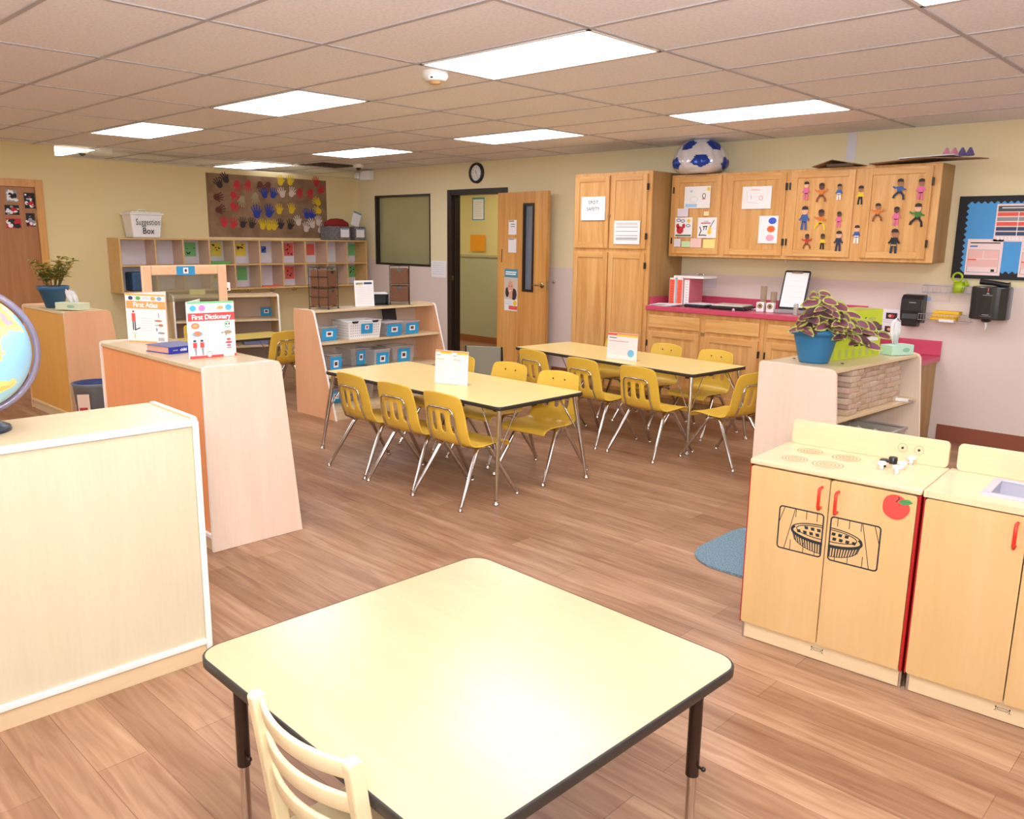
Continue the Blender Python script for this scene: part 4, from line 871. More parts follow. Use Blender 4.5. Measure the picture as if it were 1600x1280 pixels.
def atlas(b, w_, h_):
    X = lambda u: u*w_; Y = lambda v: v*h_
    b.rect(0, X(1), Y(.97), Y(1), mat('atlas_gold', 'f0c04a', .5), .0); b.rect(0, X(1), Y(.70), Y(.855), mo, .0)
    for u, m, in ((.13, MATS['print_navy']), (.32, M_green), (.70, mo), (.86, mat('print_sky', '8fb8de', .5))): b.disc(X(u), Y(.915), X(.06), Y(.04), m, .001)
    for k in range(2): b.rect(X(.43), X(.6), Y(.9+.025*k), Y(.91+.025*k), MATS['rule_grey'], .0005)
    b.text('First Atlas', h_*.145, X(.5), Y(.775), mwh, .0012, bold=.0012, sx=1.02)
    b.rect(X(.13), X(.22), Y(.44), Y(.6), M_coral, .001); b.disc(X(.175), Y(.635), X(.022), Y(.022), M_brh, .001); b.rect(X(.14), X(.165), Y(.25), Y(.44), M_ink, .001); b.rect(X(.19), X(.215), Y(.25), Y(.44), M_ink, .001); b.line([(X(.19), Y(.25)), (X(.32), Y(.3))], .006, M_ink, .001)
    b.line([(X(.1), Y(.19)), (X(.24), Y(.19))], .002, M_green, .001); b.rect(X(.17), X(.19), Y(.08), Y(.17), MATS['atlas_gold'], .001)
    b.rect(X(.81), X(.825), Y(.52), Y(.62), M_grey, .001); b.disc(X(.8), Y(.46), X(.1), Y(.02), mskin, .001); b.disc(X(.86), Y(.37), X(.06), Y(.03), mskin, .001); b.line([(X(.72), Y(.37)), (X(.85), Y(.37))], .003, M_brh, .001)
    b.rect(X(.74), X(.76), Y(.25), Y(.31), M_ink, .001); b.disc(X(.86), Y(.21), X(.09), Y(.022), M_grey, .001); b.rect(X(.77), X(.95), Y(.04), Y(.12), M_paper, .0014)
    for k in range(7): b.rect(X(.785+.022*k), X(.792+.022*k), Y(.045), Y(.115), M_ink, .0022)
    for k in range(6): b.rect(X(.36), X(.66), Y(.25+.05*k), Y(.256+.05*k), MATS['rule_grey'], .0005)
    b.rect(0, X(.74), 0, Y(.03), mo, .0005)
book('white and orange First Atlas book standing open on the divider shelf', (-5.185, 2.03, 0), (-4.935, 2.16, 0), .292, atlas, mo, 75)
def dicto(b, w_, h_):
    X = lambda u: u*w_; Y = lambda v: v*h_
    b.rect(0, X(1), Y(.965), Y(1), mat('dict_green', '7ed08a', .5)); b.rect(0, X(1), Y(.66), Y(.80), mrd, 0)
    for u, m in ((.12, mat('print_aqua', '5cc0e4', .5)), (.31, mat('print_pink', 'ee8ccc', .5)), (.70, mo), (.88, MATS['print_aqua'])): b.disc(X(u), Y(.885), X(.07), Y(.055 if u < .5 or u > .8 else .03), m, .001)
    for k in range(3): b.rect(X(.42), X(.6), Y(.86+.025*k), Y(.868+.025*k), MATS['rule_grey'], .0005)
    b.text('First Dictionary', h_*.118, X(.5), Y(.725), mwh, .0012, bold=.0010, sx=.93)
    b.disc(X(.15), Y(.575), X(.09), Y(.055), mskin, .001); b.disc(X(.15), Y(.58), X(.05), Y(.025), mo, .0016); b.disc(X(.19), Y(.43), X(.11), Y(.05), MATS['print_sky'], .001); b.disc(X(.19), Y(.44), X(.08), Y(.045), mskin, .0016)
    b.ring(X(.84), Y(.58), X(.06), Y(.05), .004, M_green, .001, .5, 5.5); b.rect(X(.8), X(.83), Y(.575), Y(.6), M_ink, .001); b.rect(X(.86), X(.89), Y(.575), Y(.6), M_ink, .001)
    b.disc(X(.84), Y(.44), X(.085), Y(.035), mat('turtle', 'a89878', .6), .001); b.disc(X(.72), Y(.435), X(.03), Y(.014), M_gyh, .001); b.disc(X(.8), Y(.4), X(.02), Y(.02), M_gyh, .001)
    for u in (.12, .27): b.rect(X(u-.03), X(u+.03), Y(.29), Y(.33), MATS['print_navy'], .001); b.rect(X(u-.04), X(u+.045), Y(.19), Y(.28), mrd, .001); b.poly([(X(u-.02), Y(.19)), (X(u), Y(.05)), (X(u+.03), Y(.05)), (X(u+.035), Y(.19))], M_grey, .001)
    for k, m in enumerate((mrd, mrd, mat('print_mauve', 'c46a90', .5))): b.disc(X(.85), Y(.31-.055*k), X(.05 if k != 1 else .075), Y(.02), m, .001)
    b.rect(X(.8), X(.9), Y(.15), Y(.165), mrd, .001); b.rect(0, X(.72), 0, Y(.045), mrd, .0005); b.rect(X(.96), X(1), 0, Y(.05), mrd, .0005)
    b.disc(X(.42), Y(.06), X(.06), Y(.055), MATS['print_navy'], .001); b.disc(X(.42), Y(.06), X(.05), Y(.045), mwh, .0016)
    for k in range(7): b.rect(X(.36), X(.66), Y(.2+.055*k), Y(.205+.055*k), MATS['rule_grey'], .0005)
book('white and red First Dictionary book standing open on the divider shelf', (-4.232, 1.965, 0), (-4.205, 2.215, 0), .30, dicto, MATS['dict_green'], 55)
t = thing('lying_book', 'thick blue covered book lying flat between the two standing books', 'book', (-4.60, 2.03, HS-.007), radians(10))
mbl = mat('book_blue', '2430a0', .4); MB().box(-.105, .10, -.08, .12, .003, .036, mat('page_pink', 'e0a894', .7)).build('pages', t, bevel=.001)
MB().box(-.11, .112, -.085, .125, 0, .003, mbl).box(-.11, .112, -.085, .125, .036, .039, mat('cover_dusk', '6a6f98', .5)).build('covers', t); MB().box(.1, .113, -.085, .125, .003, .036, mbl).build('spine', t)
b = MB(); b.M = frame((.1135, .02, .019), (0, 1, 0), (0, 0, 1)); b.text('child', .022, -.02, 0, mwh, .0005, bold=.0006); b.rect(-.085, -.055, -.003, .003, M_grey, .0005); b.build('spine_title', t)

# globe on the foreground shelf
gp = (-3.145, .70); gc = atX(-28, 548, gp[0]); GR = .196
t = thing('globe', 'world globe with grey meridian ring on the large foreground shelf', 'globe', (gp[0], gp[1], .951))
mg = mat('globe_map', '8fc4e8', .3); nt, N, L, B = nodes(mg)
mp = mapped(nt, (1, 1, 1), (.3, .1, .2)); n1 = N.new('ShaderNodeTexNoise'); n1.inputs['Scale'].default_value = 6; n1.inputs['Detail'].default_value = 5; L.new(mp.outputs[0], n1.inputs['Vector'])
r = ramp(nt, '9ad4f2', 'bfe6f6', 0, 1); e = r.color_ramp.elements; e[1].position = .50; r.color_ramp.interpolation = 'CONSTANT'
for p_, c_ in ((.54, 'f2c46a'), (.58, 'eb9aa4'), (.62, 'a8d48a')):
    q = r.color_ramp.elements.new(p_); q.color = lin(c_)
r.color_ramp.elements[1].color = lin('f3dc86')
L.new(n1.outputs[0], r.inputs[0]); L.new(r.outputs[0], B.inputs['Base Color'])
gz = gc.z-.951; gy_ = gc.y-gp[1]
b = MB(); b.ball((0, 0, gz), GR, mg, 48, 32); b.build('sphere', t)
vd = Vector((-gp[0], -gp[1], 0)).normalized(); ru = Vector((-vd.y, vd.x, 0))
b = MB(); b.M = frame((0, 0, gz), (ru.x, ru.y, 0), (0, 0, 1)); n = 48; vs = []
for k in range(n):
    a = 2*pi*k/n
    vs += [((GR+.006)*cos(a), (GR+.006)*sin(a), -.004), ((GR+.026)*cos(a), (GR+.026)*sin(a), -.004), ((GR+.026)*cos(a), (GR+.026)*sin(a), .004), ((GR+.006)*cos(a), (GR+.006)*sin(a), .004)]
b.add(vs, [(4*k+i, 4*k+(i+1) % 4, 4*((k+1) % n)+(i+1) % 4, 4*((k+1) % n)+i) for k in range(n) for i in range(4)], mat('meridian_grey', '8c8296', .3, .4), True); b.build('meridian_ring', t)
b = MB(); b.tube([(0, 0, gz-GR-.02), (0, 0, .02)], [.012, .02], mat('globe_base_navy', '1f2b3c', .35), 14); b.lathe([(0, .05), (.03, .045), (.075, .03), (.112, .012), (.115, 0), (0, 0)], MATS['globe_base_navy']); b.build('base', t)

# plant, tissues and bin at the back left shelf
def tissue_box(label, loc, rz, s_, m, tall, lean, tw=1):
    t = thing('tissue_box', label, 'tissues', loc, rz); MB().box(-s_[0]/2, s_[0]/2, -s_[1]/2, s_[1]/2, 0, s_[2], m).build('carton', t, bevel=.002)
    b = MB(); b.M = frame((0, -s_[1]/2-.0006, s_[2]*.5), (1, 0, 0), (0, 0, 1)); b.disc(s_[0]*.15, 0, s_[0]*.16, s_[2]*.22, mat('print_mint', '8fc0a4', .6), .0005); b.build('printed_leaf', t)
    b = MB(); vs = []; n = 9
    for j, (z, w_) in enumerate(((0, .035), (tall*.5, .05), (tall*.85, .045), (tall, .02))):
        vs += [((-1+2*k/(n-1))*w_*tw+lean*z, .012*sin(k*1.9+j)+.004*k, s_[2]-.004+z+(.01*sin(k*2) if j == 3 else 0)) for k in range(n)]
    b.add(vs, [(j*n+k, j*n+k+1, (j+1)*n+k+1, (j+1)*n+k) for j in range(3) for k in range(n-1)], M_paper, True); b.build('tissue', t, solid=.002)
    return t
p = atZ(108, 484, HS); tissue_box('pale green tissue box with a white tissue, beside the small potted plant', (p.x+.0, p.y+.03, HS+.0005), radians(28), (.25, .12, .06), mat('carton_pale', 'd8e0c0', .6), .11, -.3)
p = atZ(82, 480, HS); t = thing('potted_plant', 'small leafy plant in a dark blue pot on the amber backed shelf', 'plant', (p.x-.03, p.y+.03, HS-.006))
mpot = mat('pot_blue', '2c5c80', .45); MB().lathe([(0, 0), (.07, 0), (.115, .15), (.125, .155), (.13, .19), (.118, .19), (.11, .165), (0, .16)], mpot, n=28).build('pot', t)
b = MB(); fo_ = MB(); rr = random.Random(4); ml1 = mat('leaf_olive', '7d8434', .6); ml2 = mat('leaf_yellow', 'b59b3c', .6); mst = mat('stem_brown', '7a6a3a', .7)
def leaf(fb, p, d, L, w_, m, droop=.2, up=Vector((0, 0, 1))):
    d = d.normalized(); s_ = d.cross(up).normalized() if abs(d.dot(up)) < .98 else Vector((1, 0, 0)); n_ = s_.cross(d)
    q = [p, p+d*L*.3+s_*w_*.5+n_*.1*L, p+d*L*.62+s_*w_*.42+n_*.06*L, p+d*L-n_*droop*L, p+d*L*.62-s_*w_*.42+n_*.06*L, p+d*L*.3-s_*w_*.5+n_*.1*L, p+d*L*.45]
    fb.add(q, [(0, 1, 6), (1, 2, 6), (2, 3, 6), (3, 4, 6), (4, 5, 6), (5, 0, 6)], m, True)
for k in range(20):
    a = rr.random()*6.28; ln = .11+.15*rr.random(); tip = Vector((cos(a)*ln*.75, sin(a)*ln*.75, .19+ln*.85)); base = Vector((cos(a)*.04, sin(a)*.04, .16)); b.tube([base, (base+tip)/2+Vector((0, 0, .03)), tip], [.004, .003, .0015], mst, 5)
    for j in range(11):
        u = .35+.65*j/10; pt = base.lerp(tip, u)+Vector((0, 0, .02)); a2 = rr.random()*6.28; leaf(fo_, pt, Vector((cos(a2), sin(a2), .2+rr.random()*.5)), .055+.025*rr.random(), .036, ml1 if rr.random() < .6 else ml2)
b.build('stem', t); fo_.build('foliage', t)
t = thing('waste_bin', 'blue waste bin with a clear liner behind the divider shelf', 'bin', (-7.17, 2.50, 0)); mwb = mat('bin_blue', '27366e', .45)
MB().lathe([(0, .004), (.125, .004), (.165, .38), (.168, .38), (.172, .40), (.158, .40), (.15, .36), (.12, .02), (0, .02)], mwb, n=28).build('body', t)
b = MB(); vs = []; n = 28
for j, (r_, z) in enumerate(((.15, .33), (.163, .405), (.178, .402), (.182, .36), (.178, .26), (.17, .20))): vs += [(cos(2*pi*k/n)*(r_+.004*sin(k*5+j)), sin(2*pi*k/n)*(r_+.004*sin(k*5+j)), z+(.012*sin(k*3) if j == 5 else 0)) for k in range(n)]
b.add(vs, [(j*n+k, j*n+(k+1) % n, (j+1)*n+(k+1) % n, (j+1)*n+k) for j in range(5) for k in range(n)], mat('liner', 'e8e2c0', .2, alpha=.16), True); b.build('liner', t)
a_ = math.atan2(-.58, .9); b = MB(); b.M = frame((cos(a_)*.19, sin(a_)*.19, .27), (-sin(a_), cos(a_), 0), (.08*cos(a_), .08*sin(a_), 1)); b.rect(-.09, -.0, -.1, .06, mat('notice_pink', 'f0d4c0', .6)); b.rect(-.08, -.02, -.09, -.05, M_redh, .0007); b.build('notice', t)

# ------------------------------------------------------------------ block shelf contents
t3_ = tb; BL = []; ang = tb.rotation_euler.z
mbk = [wood('block_wood_%s' % n_, a_, c_, 0, .5, 14, .2) for n_, a_, c_ in (('light', 'c4aa90', 'cfb69e'), ('tan', 'b89a7c', 'c4a688'), ('rose', 'c0a08c', 'ccae9a'))]
def blk(mi_):
    o = MB().box(-.0335, .0335, -.07, .07, 0, .0325, mbk[mi_]).build('wooden_block', bevel=.003, seg=1)
    return tag(o, 'small plain wooden unit block in the stacked wall of blocks on the block shelf', 'block', 'wooden unit blocks on the block shelf')
protos = [blk(i) for i in range(3)]; cnt = 0; rr = random.Random(2)
for row in range(8):
    ncol = 13 if row < 7 else 12
    for c_ in range(ncol):
        x = .50 - c_*.0705 - (.035 if row % 2 else 0); yy = .36
        if c_ < 4: yy = .36 + (.03 if c_ in (2, 3) else -.05*(2-c_))
        yy += rr.uniform(-.006, .006)
        p = on(tb, x, yy+.02, .6015+row*.0334); k = rr.choice((0, 0, 1, 2))
        o = protos[k] if protos[k] else None
        if o is None or o.get('used'): o = protos[k].copy(); COL.objects.link(o)
        protos[k]['used'] = 1
        if 'used' in o and o is not protos[k]: del o['used']
        o.location = p; o.rotation_euler.z = ang + rr.uniform(-.01, .01); o.scale.x = .985
for o in protos:
    if 'used' in o: del o['used']
    else: bpy.data.objects.remove(o)
p = on(tb, -.36, .455, .6015); b = MB().box(-.07, .07, -.012, .012, 0, .02, M_white).box(.07, .10, -.006, .006, .004, .014, M_grey); tag(b.build('stapler', loc=p, rz=radians(10), bevel=.003), 'small white staple tool lying in front of the wooden blocks', 'stapler')
t = thing('clear_tub', 'big clear plastic tub with a crumpled bag on the bottom of the block shelf', 'tub', on(tb, -.25, .28, .1015), ang)
b = MB(); vs = [(x*s_, y*s_, z) for s_, z in ((.85, 0), (1, .30)) for x, y in ((-.26, -.2), (.26, -.2), (.26, .2), (-.26, .2))]; b.add(vs, [(3, 2, 1, 0), (0, 1, 5, 4), (1, 2, 6, 5), (2, 3, 7, 6), (3, 0, 4, 7)], mat('milky_plastic', 'c9c4ba', .25, alpha=.55)); b.build('tub', t, bevel=.01)
b = MB(); b.tube([(-.26, -.2, .3), (.26, -.2, .3), (.26, .2, .3), (-.26, .2, .3)], .008, M_lid, 6, closed=True); b.build('rim', t)
b = MB(); vs = []; n = 10
for i in range(n):
    for j in range(n): vs.append((-.2+.4*i/(n-1), -.15+.3*j/(n-1), .22+.05*sin(i*2.3+j)*cos(j*1.7)+.03*rr.random()))
b.add(vs, [(i*n+j, (i+1)*n+j, (i+1)*n+j+1, i*n+j+1) for i in range(n-1) for j in range(n-1)], mat('crumpled_bag', 'dcd8d4', .4)); b.build('crumpled_bag', t, solid=.003)
# coleus
TB = .893
p = atZ(1269, 566, TB); t = thing('coleus_plant', 'coleus with purple and lime leaves in a bright blue pot on the block shelf', 'plant', (p.x, p.y+.02, TB))
MB().lathe([(0, 0), (.085, 0), (.09, .012), (.125, .15), (.127, .17), (.148, .172), (.15, .205), (.138, .205), (.13, .175), (0, .17)], mat('pot_azure', '2c729e', .4), n=32).build('pot', t)
fb = MB(); sb = MB(); rr = random.Random(11); mlime = mat('coleus_lime', 'b4bc58', .55); mpur = mat('coleus_purple', '84485a', .55); mpurd = mat('coleus_underside', '5c3a40', .6)
def cleaf(p, d, L, w_, roll=0, under=False):
    d = d.normalized(); up = Vector((0, 0, 1)); s_ = d.cross(tc*.8+up*.55); s_ = s_.normalized() if s_.length > .1 else Vector((1, 0, 0)); n_ = s_.cross(d).normalized()
    s_ = (s_*cos(roll)+n_*sin(roll)); n_ = s_.cross(d)
    K = 7; P = []
    for k in range(K+1):
        u = k/K; wd = w_*.5*(sin(pi*min(1, u*1.02))**.75)*(1-.25*u) if 0 < k < K else 0
        c_ = p+d*L*u - Vector((0, 0, 1))*L*.30*u*u
        P.append((c_+s_*wd+n_*wd*.25, c_+s_*wd*.66+n_*wd*.10, c_, c_-s_*wd*.66+n_*wd*.10, c_-s_*wd+n_*wd*.25))
    vs = [q for r_ in P for q in r_]; fs = []; ms = []
    for k in range(K):
        for j in range(4):
            fs.append((k*5+j, k*5+j+1, (k+1)*5+j+1, (k+1)*5+j)); ms.append(mpurd if under else (mlime if j in (0, 3) or k in (0, K-1) else mpur))
    fb.add(vs, fs, ms, True)
cr = Vector((RT.x, RT.y, 0)).normalized(); tc = Vector((-FW.x, -FW.y, 0)).normalized()
stems = [(-.02, .20, .10, .0), (.05, .17, .08, -.02), (-.10, .10, .08, .04), (.12, .12, .08, .02), (.22, .02, .10, .03), (-.05, .14, .12, .06), (.17, -.02, .12, .05), (.03, .05, .14, .1), (.28, .06, .06, .05), (.10, .07, .16, .02), (-.13, .02, .10, .05), (-.03, .24, .05, .0), (.0, .16, .14, .0), (.25, -.06, .1, .06), (.02, .11, -.05, -.1), (.34, .0, .06, .03)]
for sr, sh, sf, _ in stems:
    base = Vector((0, 0, .18)); tip = cr*sr+tc*sf+Vector((0, 0, .18+sh)); mid = base.lerp(tip, .5)+Vector((0, 0, .05)); sb.tube([base, mid, tip], [.006, .005, .003], mat('coleus_stem', '8a5c4a', .6), 6)
    for j in range(9):
        u = .3+.7*j/8; pt = base.lerp(mid, u*2) if u < .5 else mid.lerp(tip, u*2-1); a = j*2.2+rr.random(); d = cr*cos(a)+tc*abs(sin(a))*1.1+Vector((0, 0, .35*rr.random()-.25 if j < 7 else .1))
        L_ = .085+.045*rr.random(); cleaf(pt, d, L_, L_*.62, rr.uniform(-.5, .5), rr.random() < .22)
sb.build('stem', t); fb.build('foliage', t)
for px, py in ((1316, 569), (1241, 561), (1291, 566)):
    p = atZ(px, py, TB+.001); b = MB(); b.ball((0, 0, .004), .006, M_dkh, 6, 4, (1.6, .8, .6)); tag(b.build('dry_leaf', loc=(p.x, p.y, TB+.001)), 'tiny dark dried leaf crumb on top of the block shelf near the blue pot', 'leaf', 'dry leaf crumbs on the block shelf')
# lime carton
a, c = atZ(1294, 565, TB), atZ(1371, 555, TB); u = (c-a).normalized(); f = Vector((-u.y, u.x, 0)); w_ = (c-a).length+.03; mid = (a+c)/2+f*.09
t = thing('lime_carton', 'lime green printed cardboard carton behind the coleus on the block shelf', 'carton', (mid.x, mid.y, TB), math.atan2(u.y, u.x)); mlc = mat('carton_lime', 'c3d422', .5); mct = mat('carton_top', 'a8a84e', .6)
b = MB(); b.box(-w_/2, w_/2, -.09, .09, 0, .30, mlc).box(-w_/2+.001, w_/2-.001, -.089, .089, .3, .301, mct); b.build('carton', t, bevel=.001)
b = MB(); b.M = frame((0, -.0908, 0), (1, 0, 0), (0, 0, 1)); X = lambda q: (-.5+q)*w_
b.text('Ruff', .05, X(.62), .235, M_ink, .0005, bold=.001, sx=.8); b.text('TEEZ', .045, X(.79), .232, M_grey, .0005, sx=.8)
b.rect(X(.42), X(1), .165, .198, M_ink); b.rect(X(.55), X(.85), .18, .186, mwh, .0008); b.rect(X(.42), X(.95), .10, .162, M_paper, .0002)
for k in range(4): b.rect(X(.46+.125*k), X(.56+.125*k), .138, .165, mat('slate_print', '55585c', .6), .0008); b.rect(X(.48+.125*k), X(.56+.125*k), .075, .085, M_ink, .0008)
for k in range(6):
    for j in range(7): b.rect(X(.06+.13*j), X(.12+.13*j), .012+.009*k, .0145+.009*k, M_grey, .0004)
b.rect(X(.22), X(.42), .21, .29, mat('neon_yellow', 'eaf22a', .5)); b.build('carton', t)
p = atZ(1393, 554, TB); tissue_box('mint tissue box at the right end of the block shelf top', (p.x+.02, p.y+.03, TB+.0015), math.atan2(u.y, u.x)-.25, (.19, .10, .065), mat('carton_mint', 'bfe6cf', .5), .17, -.12, 1.1)

# ------------------------------------------------------------------ papers and fittings on the cabinet wall
def onB(px0, py0, px1, py1, y):
    a, c = atY(px0, py0, y), atY(px1, py1, y); return (a.x+c.x)/2, (a.z+c.z)/2, abs(c.x-a.x), abs(a.z-c.z)
def sheetB(name, label, cat, box, y, m, draw=None, group=None):
    x, z, w_, h_ = onB(*box, y); return sheet(name, label, cat, FB(x, z, y), w_, h_, m, draw, group)
def rules(n, y0=.8, y1=.1, m=None, x0=.08, x1=.92, t=.012):
    def f(b, w_, h_):
        for k in range(n): z = (y0+(y1-y0)*k/max(1, n-1)-.5)*h_; b.rect((x0-.5)*w_, (x1-.5)*w_, z, z+t*h_, m or M_grey, .001)
    return f
def spot(b, w_, h_): b.text('SPOT', h_*.20, 0, h_*.25, M_ink, .001, bold=.0006, sx=.95, sp=1.3); b.text('SAFETY', h_*.20, 0, -h_*.03, M_ink, .001, bold=.0006, sx=.88, sp=1.25)
YT = 6.773
sheetB('notice', 'white SPOT SAFETY sign on the upper left door of the tall oak cabinet', 'sign', (909, 308, 945, 344), YT, M_paper, spot)
def chart(b, w_, h_):
    rules(3, .9, .82, M_grey, .08, .9, .012)(b, w_, h_); rules(4, .72, .18, M_ink, .08, .92, .016)(b, w_, h_); b.rect(-w_*.42, w_*.42, -h_*.26, -h_*.235, M_ink, .001)
sheetB('notice', 'white printed chart with dark lines on the tall oak cabinet', 'chart', (960, 345, 999, 382), YT, M_paper, chart)
sheetB('notice', 'white two part notice on the wall between the window and the doorway', 'notice', (674, 407, 697, 434), YB, M_paper, rules(6, .85, .2, None, .1, .9))
sheetB('hall_poster', 'blue bordered paper high on the hall wall seen through the doorway', 'poster', (738, 309, 757, 344), 9.12, mat('poster_teal', '4a98b0', .6), lambda b, w_, h_: (b.rect(-w_*.42, w_*.42, -h_*.46, h_*.42, M_paper, .001), rules(7, .82, .15, None, .15, .85)(b, w_*.9, h_*.9)))
sheetB('hall_poster', 'plain orange square paper on the hall wall seen through the doorway', 'poster', (735, 367, 758, 393), 9.098, mat('poster_orange', 'f0a010', .6))
# papers on the open door leaf
LM = Matrix.Translation(lf.location) @ Matrix.Rotation(lf.rotation_euler.z, 4, 'Z')
def leafpaper(label, x, z, w_, h_, m, draw): sheet('poster' if h_ > .3 else 'door_note', label, 'poster' if h_ > .3 else 'note', LM @ frame((x, -.0465, z), (1, 0, 0), (0, 0, 1)), w_, h_, m, draw)
leafpaper('small note with two dark lines, upper one on the open oak door', .285, 1.745, .15, .17, M_paper, lambda b, w_, h_: (b.rect(-w_*.45, w_*.2, h_*.38, h_*.48, M_grey, .001), b.rect(-w_*.2, w_*.3, h_*.2, h_*.24, M_ink, .001), b.rect(-w_*.2, w_*.3, h_*.04, h_*.08, M_ink, .001)))
leafpaper('small note, lower one on the open oak door', .285, 1.535, .15, .17, M_paper, lambda b, w_, h_: (b.rect(-w_*.45, w_*.2, h_*.38, h_*.48, M_grey, .001), b.rect(w_*.2, w_*.45, h_*.42, h_*.48, M_orange, .001)))
def portrait(b, w_, h_):
    b.rect(-w_/2, w_/2, h_*.30, h_*.5, MATS['poster_teal'], .0005); b.rect(-w_*.42, w_*.4, h_*.41, h_*.44, mwh, .001); b.rect(-w_*.42, w_*.36, h_*.36, h_*.39, mwh, .001)
    b.rect(-w_/2+.002, w_/2-.002, -h_*.22, h_*.30, mat('backdrop', 'd8c8b8', .6), .0005); b.disc(-w_*.05, h_*.08, w_*.34, h_*.21, M_dkh, .001); b.disc(w_*.22, -h_*.1, w_*.22, h_*.14, M_dkh, .0012); b.disc(-w_*.28, -h_*.06, w_*.14, h_*.12, M_dkh, .0012)
    b.disc(-w_*.03, h_*.06, w_*.21, h_*.16, mat('face_tan', 'e0a88c', .6), .0016); b.rect(-w_*.12, w_*.12, -h_*.2, -h_*.05, MATS['face_tan'], .0014)
    for x in (-.12, .05): b.disc(w_*x, h_*.09, w_*.035, h_*.01, M_ink, .002)
    b.disc(-w_*.05, -h_*.02, w_*.07, h_*.014, mwh, .002); b.disc(w_*.32, -h_*.31, w_*.14, h_*.065, M_yelp, .001); b.rect(-w_*.15, w_*.5, -h_*.47, -h_*.38, M_coral, .0005); rules(3, .26, .16, MATS['rule_grey'], .08, .6)(b, w_, h_)
leafpaper('poster of a smiling dark haired woman on the open oak door', .27, 1.005, .25, .50, M_paper, portrait)
b = MB(); b.M = LM @ frame((.085, -.046, 1.41), (1, 0, 0), (.05, 0, 1)); b.rect(-.006, .006, -.08, .08, M_dkh, 0, .002); b.build('scuff_strip').parent = None
tag(bpy.data.objects['scuff_strip'], 'narrow dark strip stuck on the open oak door left of the notes', 'strip')
# children's drawings on the wall cabinets
YU = 7.068
def dr1(b, w_, h_): b.disc(w_*.42, h_*.36, w_*.06, h_*.09, M_yelp, .001); b.rect(-w_*.45, 0, -h_*.45, -h_*.3, mat('crayon_blue', 'a8d0f0', .7), .001); b.ring(w_*.26, h_*.06, w_*.06, h_*.1, .006, M_brh, .001); b.rect(w_*.2, w_*.32, -h_*.1, -h_*.06, M_redh, .001); b.disc(-w_*.24, h_*.28, w_*.05, h_*.05, MATS['crayon_blue'], .001); b.ring(-w_*.12, -h_*.1, w_*.15, h_*.14, .003, MATS['rule_grey'], .001)
def dr2(b, w_, h_): b.ring(w_*.15, -h_*.02, w_*.06, h_*.09, .004, M_coral, .001); b.line([(-w_*.35, h_*.3), (-w_*.3, -h_*.2), (w_*.05, -h_*.25)], .003, MATS['rule_grey'], .001); b.line([(-w_*.2, h_*.35), (w_*.1, h_*.33)], .004, M_coral, .001); b.line([(-w_*.2, h_*.1), (-w_*.18, -h_*.05)], .004, M_grey, .001)
def crab(b, w_, h_):
    b.disc(-w_*.2, -h_*.15, w_*.2, h_*.2, M_redh, .001); b.disc(-w_*.34, h_*.06, w_*.09, h_*.13, M_redh, .001); b.disc(w_*.0, h_*.06, w_*.09, h_*.13, M_redh, .001); b.rect(-w_*.45, w_*.45, -h_*.46, -h_*.38, mat('sea_green', '4c6a44', .7), .001); b.disc(w_*.28, h_*.32, w_*.1, h_*.1, M_yelp, .001)
    for x, z in ((-.3, .36), (-.06, .32), (.26, .08)): b.ring(w_*x, h_*z, w_*.11, h_*.06, .006, M_blh, .001)
def guitar(b, w_, h_):
    b.disc(w_*.14, -h_*.2, w_*.1, h_*.12, M_yelp, .001); b.disc(w_*.17, -h_*.02, w_*.07, h_*.09, M_yelp, .001); b.line([(w_*.18, h_*.05), (w_*.36, h_*.36)], .007, M_ink, .0012); b.rect(-w_*.32, w_*.18, h_*.2, h_*.25, M_redh, .001); b.text('my guitar', h_*.1, -w_*.05, h_*.32, M_blh, .001, sx=.7)
    b.line([(-w_*.2, h_*.05), (w_*.0, h_*.07)], .01, M_ink, .001); b.line([(-w_*.15, h_*.05), (-w_*.16, -h_*.1)], .008, M_ink, .0011); b.line([(-w_*.03, h_*.06), (-w_*.04, -h_*.1)], .008, M_ink, .0011); b.line([(-w_*.38, h_*.04), (-w_*.3, -h_*.15), (-w_*.4, -h_*.38), (-w_*.2, -h_*.36), (-w_*.02, -h_*.38)], .009, M_ink, .001)
G = 'children\'s papers on the wall cabinets'
sheetB('drawing', 'white drawing with a sun and blue strip on the first wall cabinet door', 'drawing', (1070.5, 292, 1109, 325), YU, M_paper, dr1, G)
sheetB('drawing', 'white drawing with faint crayon figures on the second wall cabinet door', 'drawing', (1161, 292, 1204, 326), YU, M_paper, dr2, G)
sheetB('drawing', 'drawing of a red crab with clouds and sun on the first wall cabinet door', 'drawing', (1055.5, 340, 1081, 370.5), YU, M_paper, crab, G)
sheetB('drawing', 'drawing of a yellow guitar on the first wall cabinet door', 'drawing', (1091, 340, 1118.5, 372), YU, M_paper, guitar, G)
sheetB('drawing', 'white sheet with blue, orange and pink dots on the second wall cabinet door', 'drawing', (1187, 337.5, 1213.5, 380.5), YU, M_paper, lambda b, w_, h_: (b.disc(w_*.2, h_*.32, w_*.21, h_*.12, mat('dot_blue', '3c5cd0', .6), .001), b.disc(w_*.15, h_*.02, w_*.21, h_*.12, mat('dot_orange', 'ee6a30', .6), .001), b.disc(w_*.12, -h_*.3, w_*.21, h_*.12, mat('dot_pink', 'f0a8c0', .6), .001)), G)
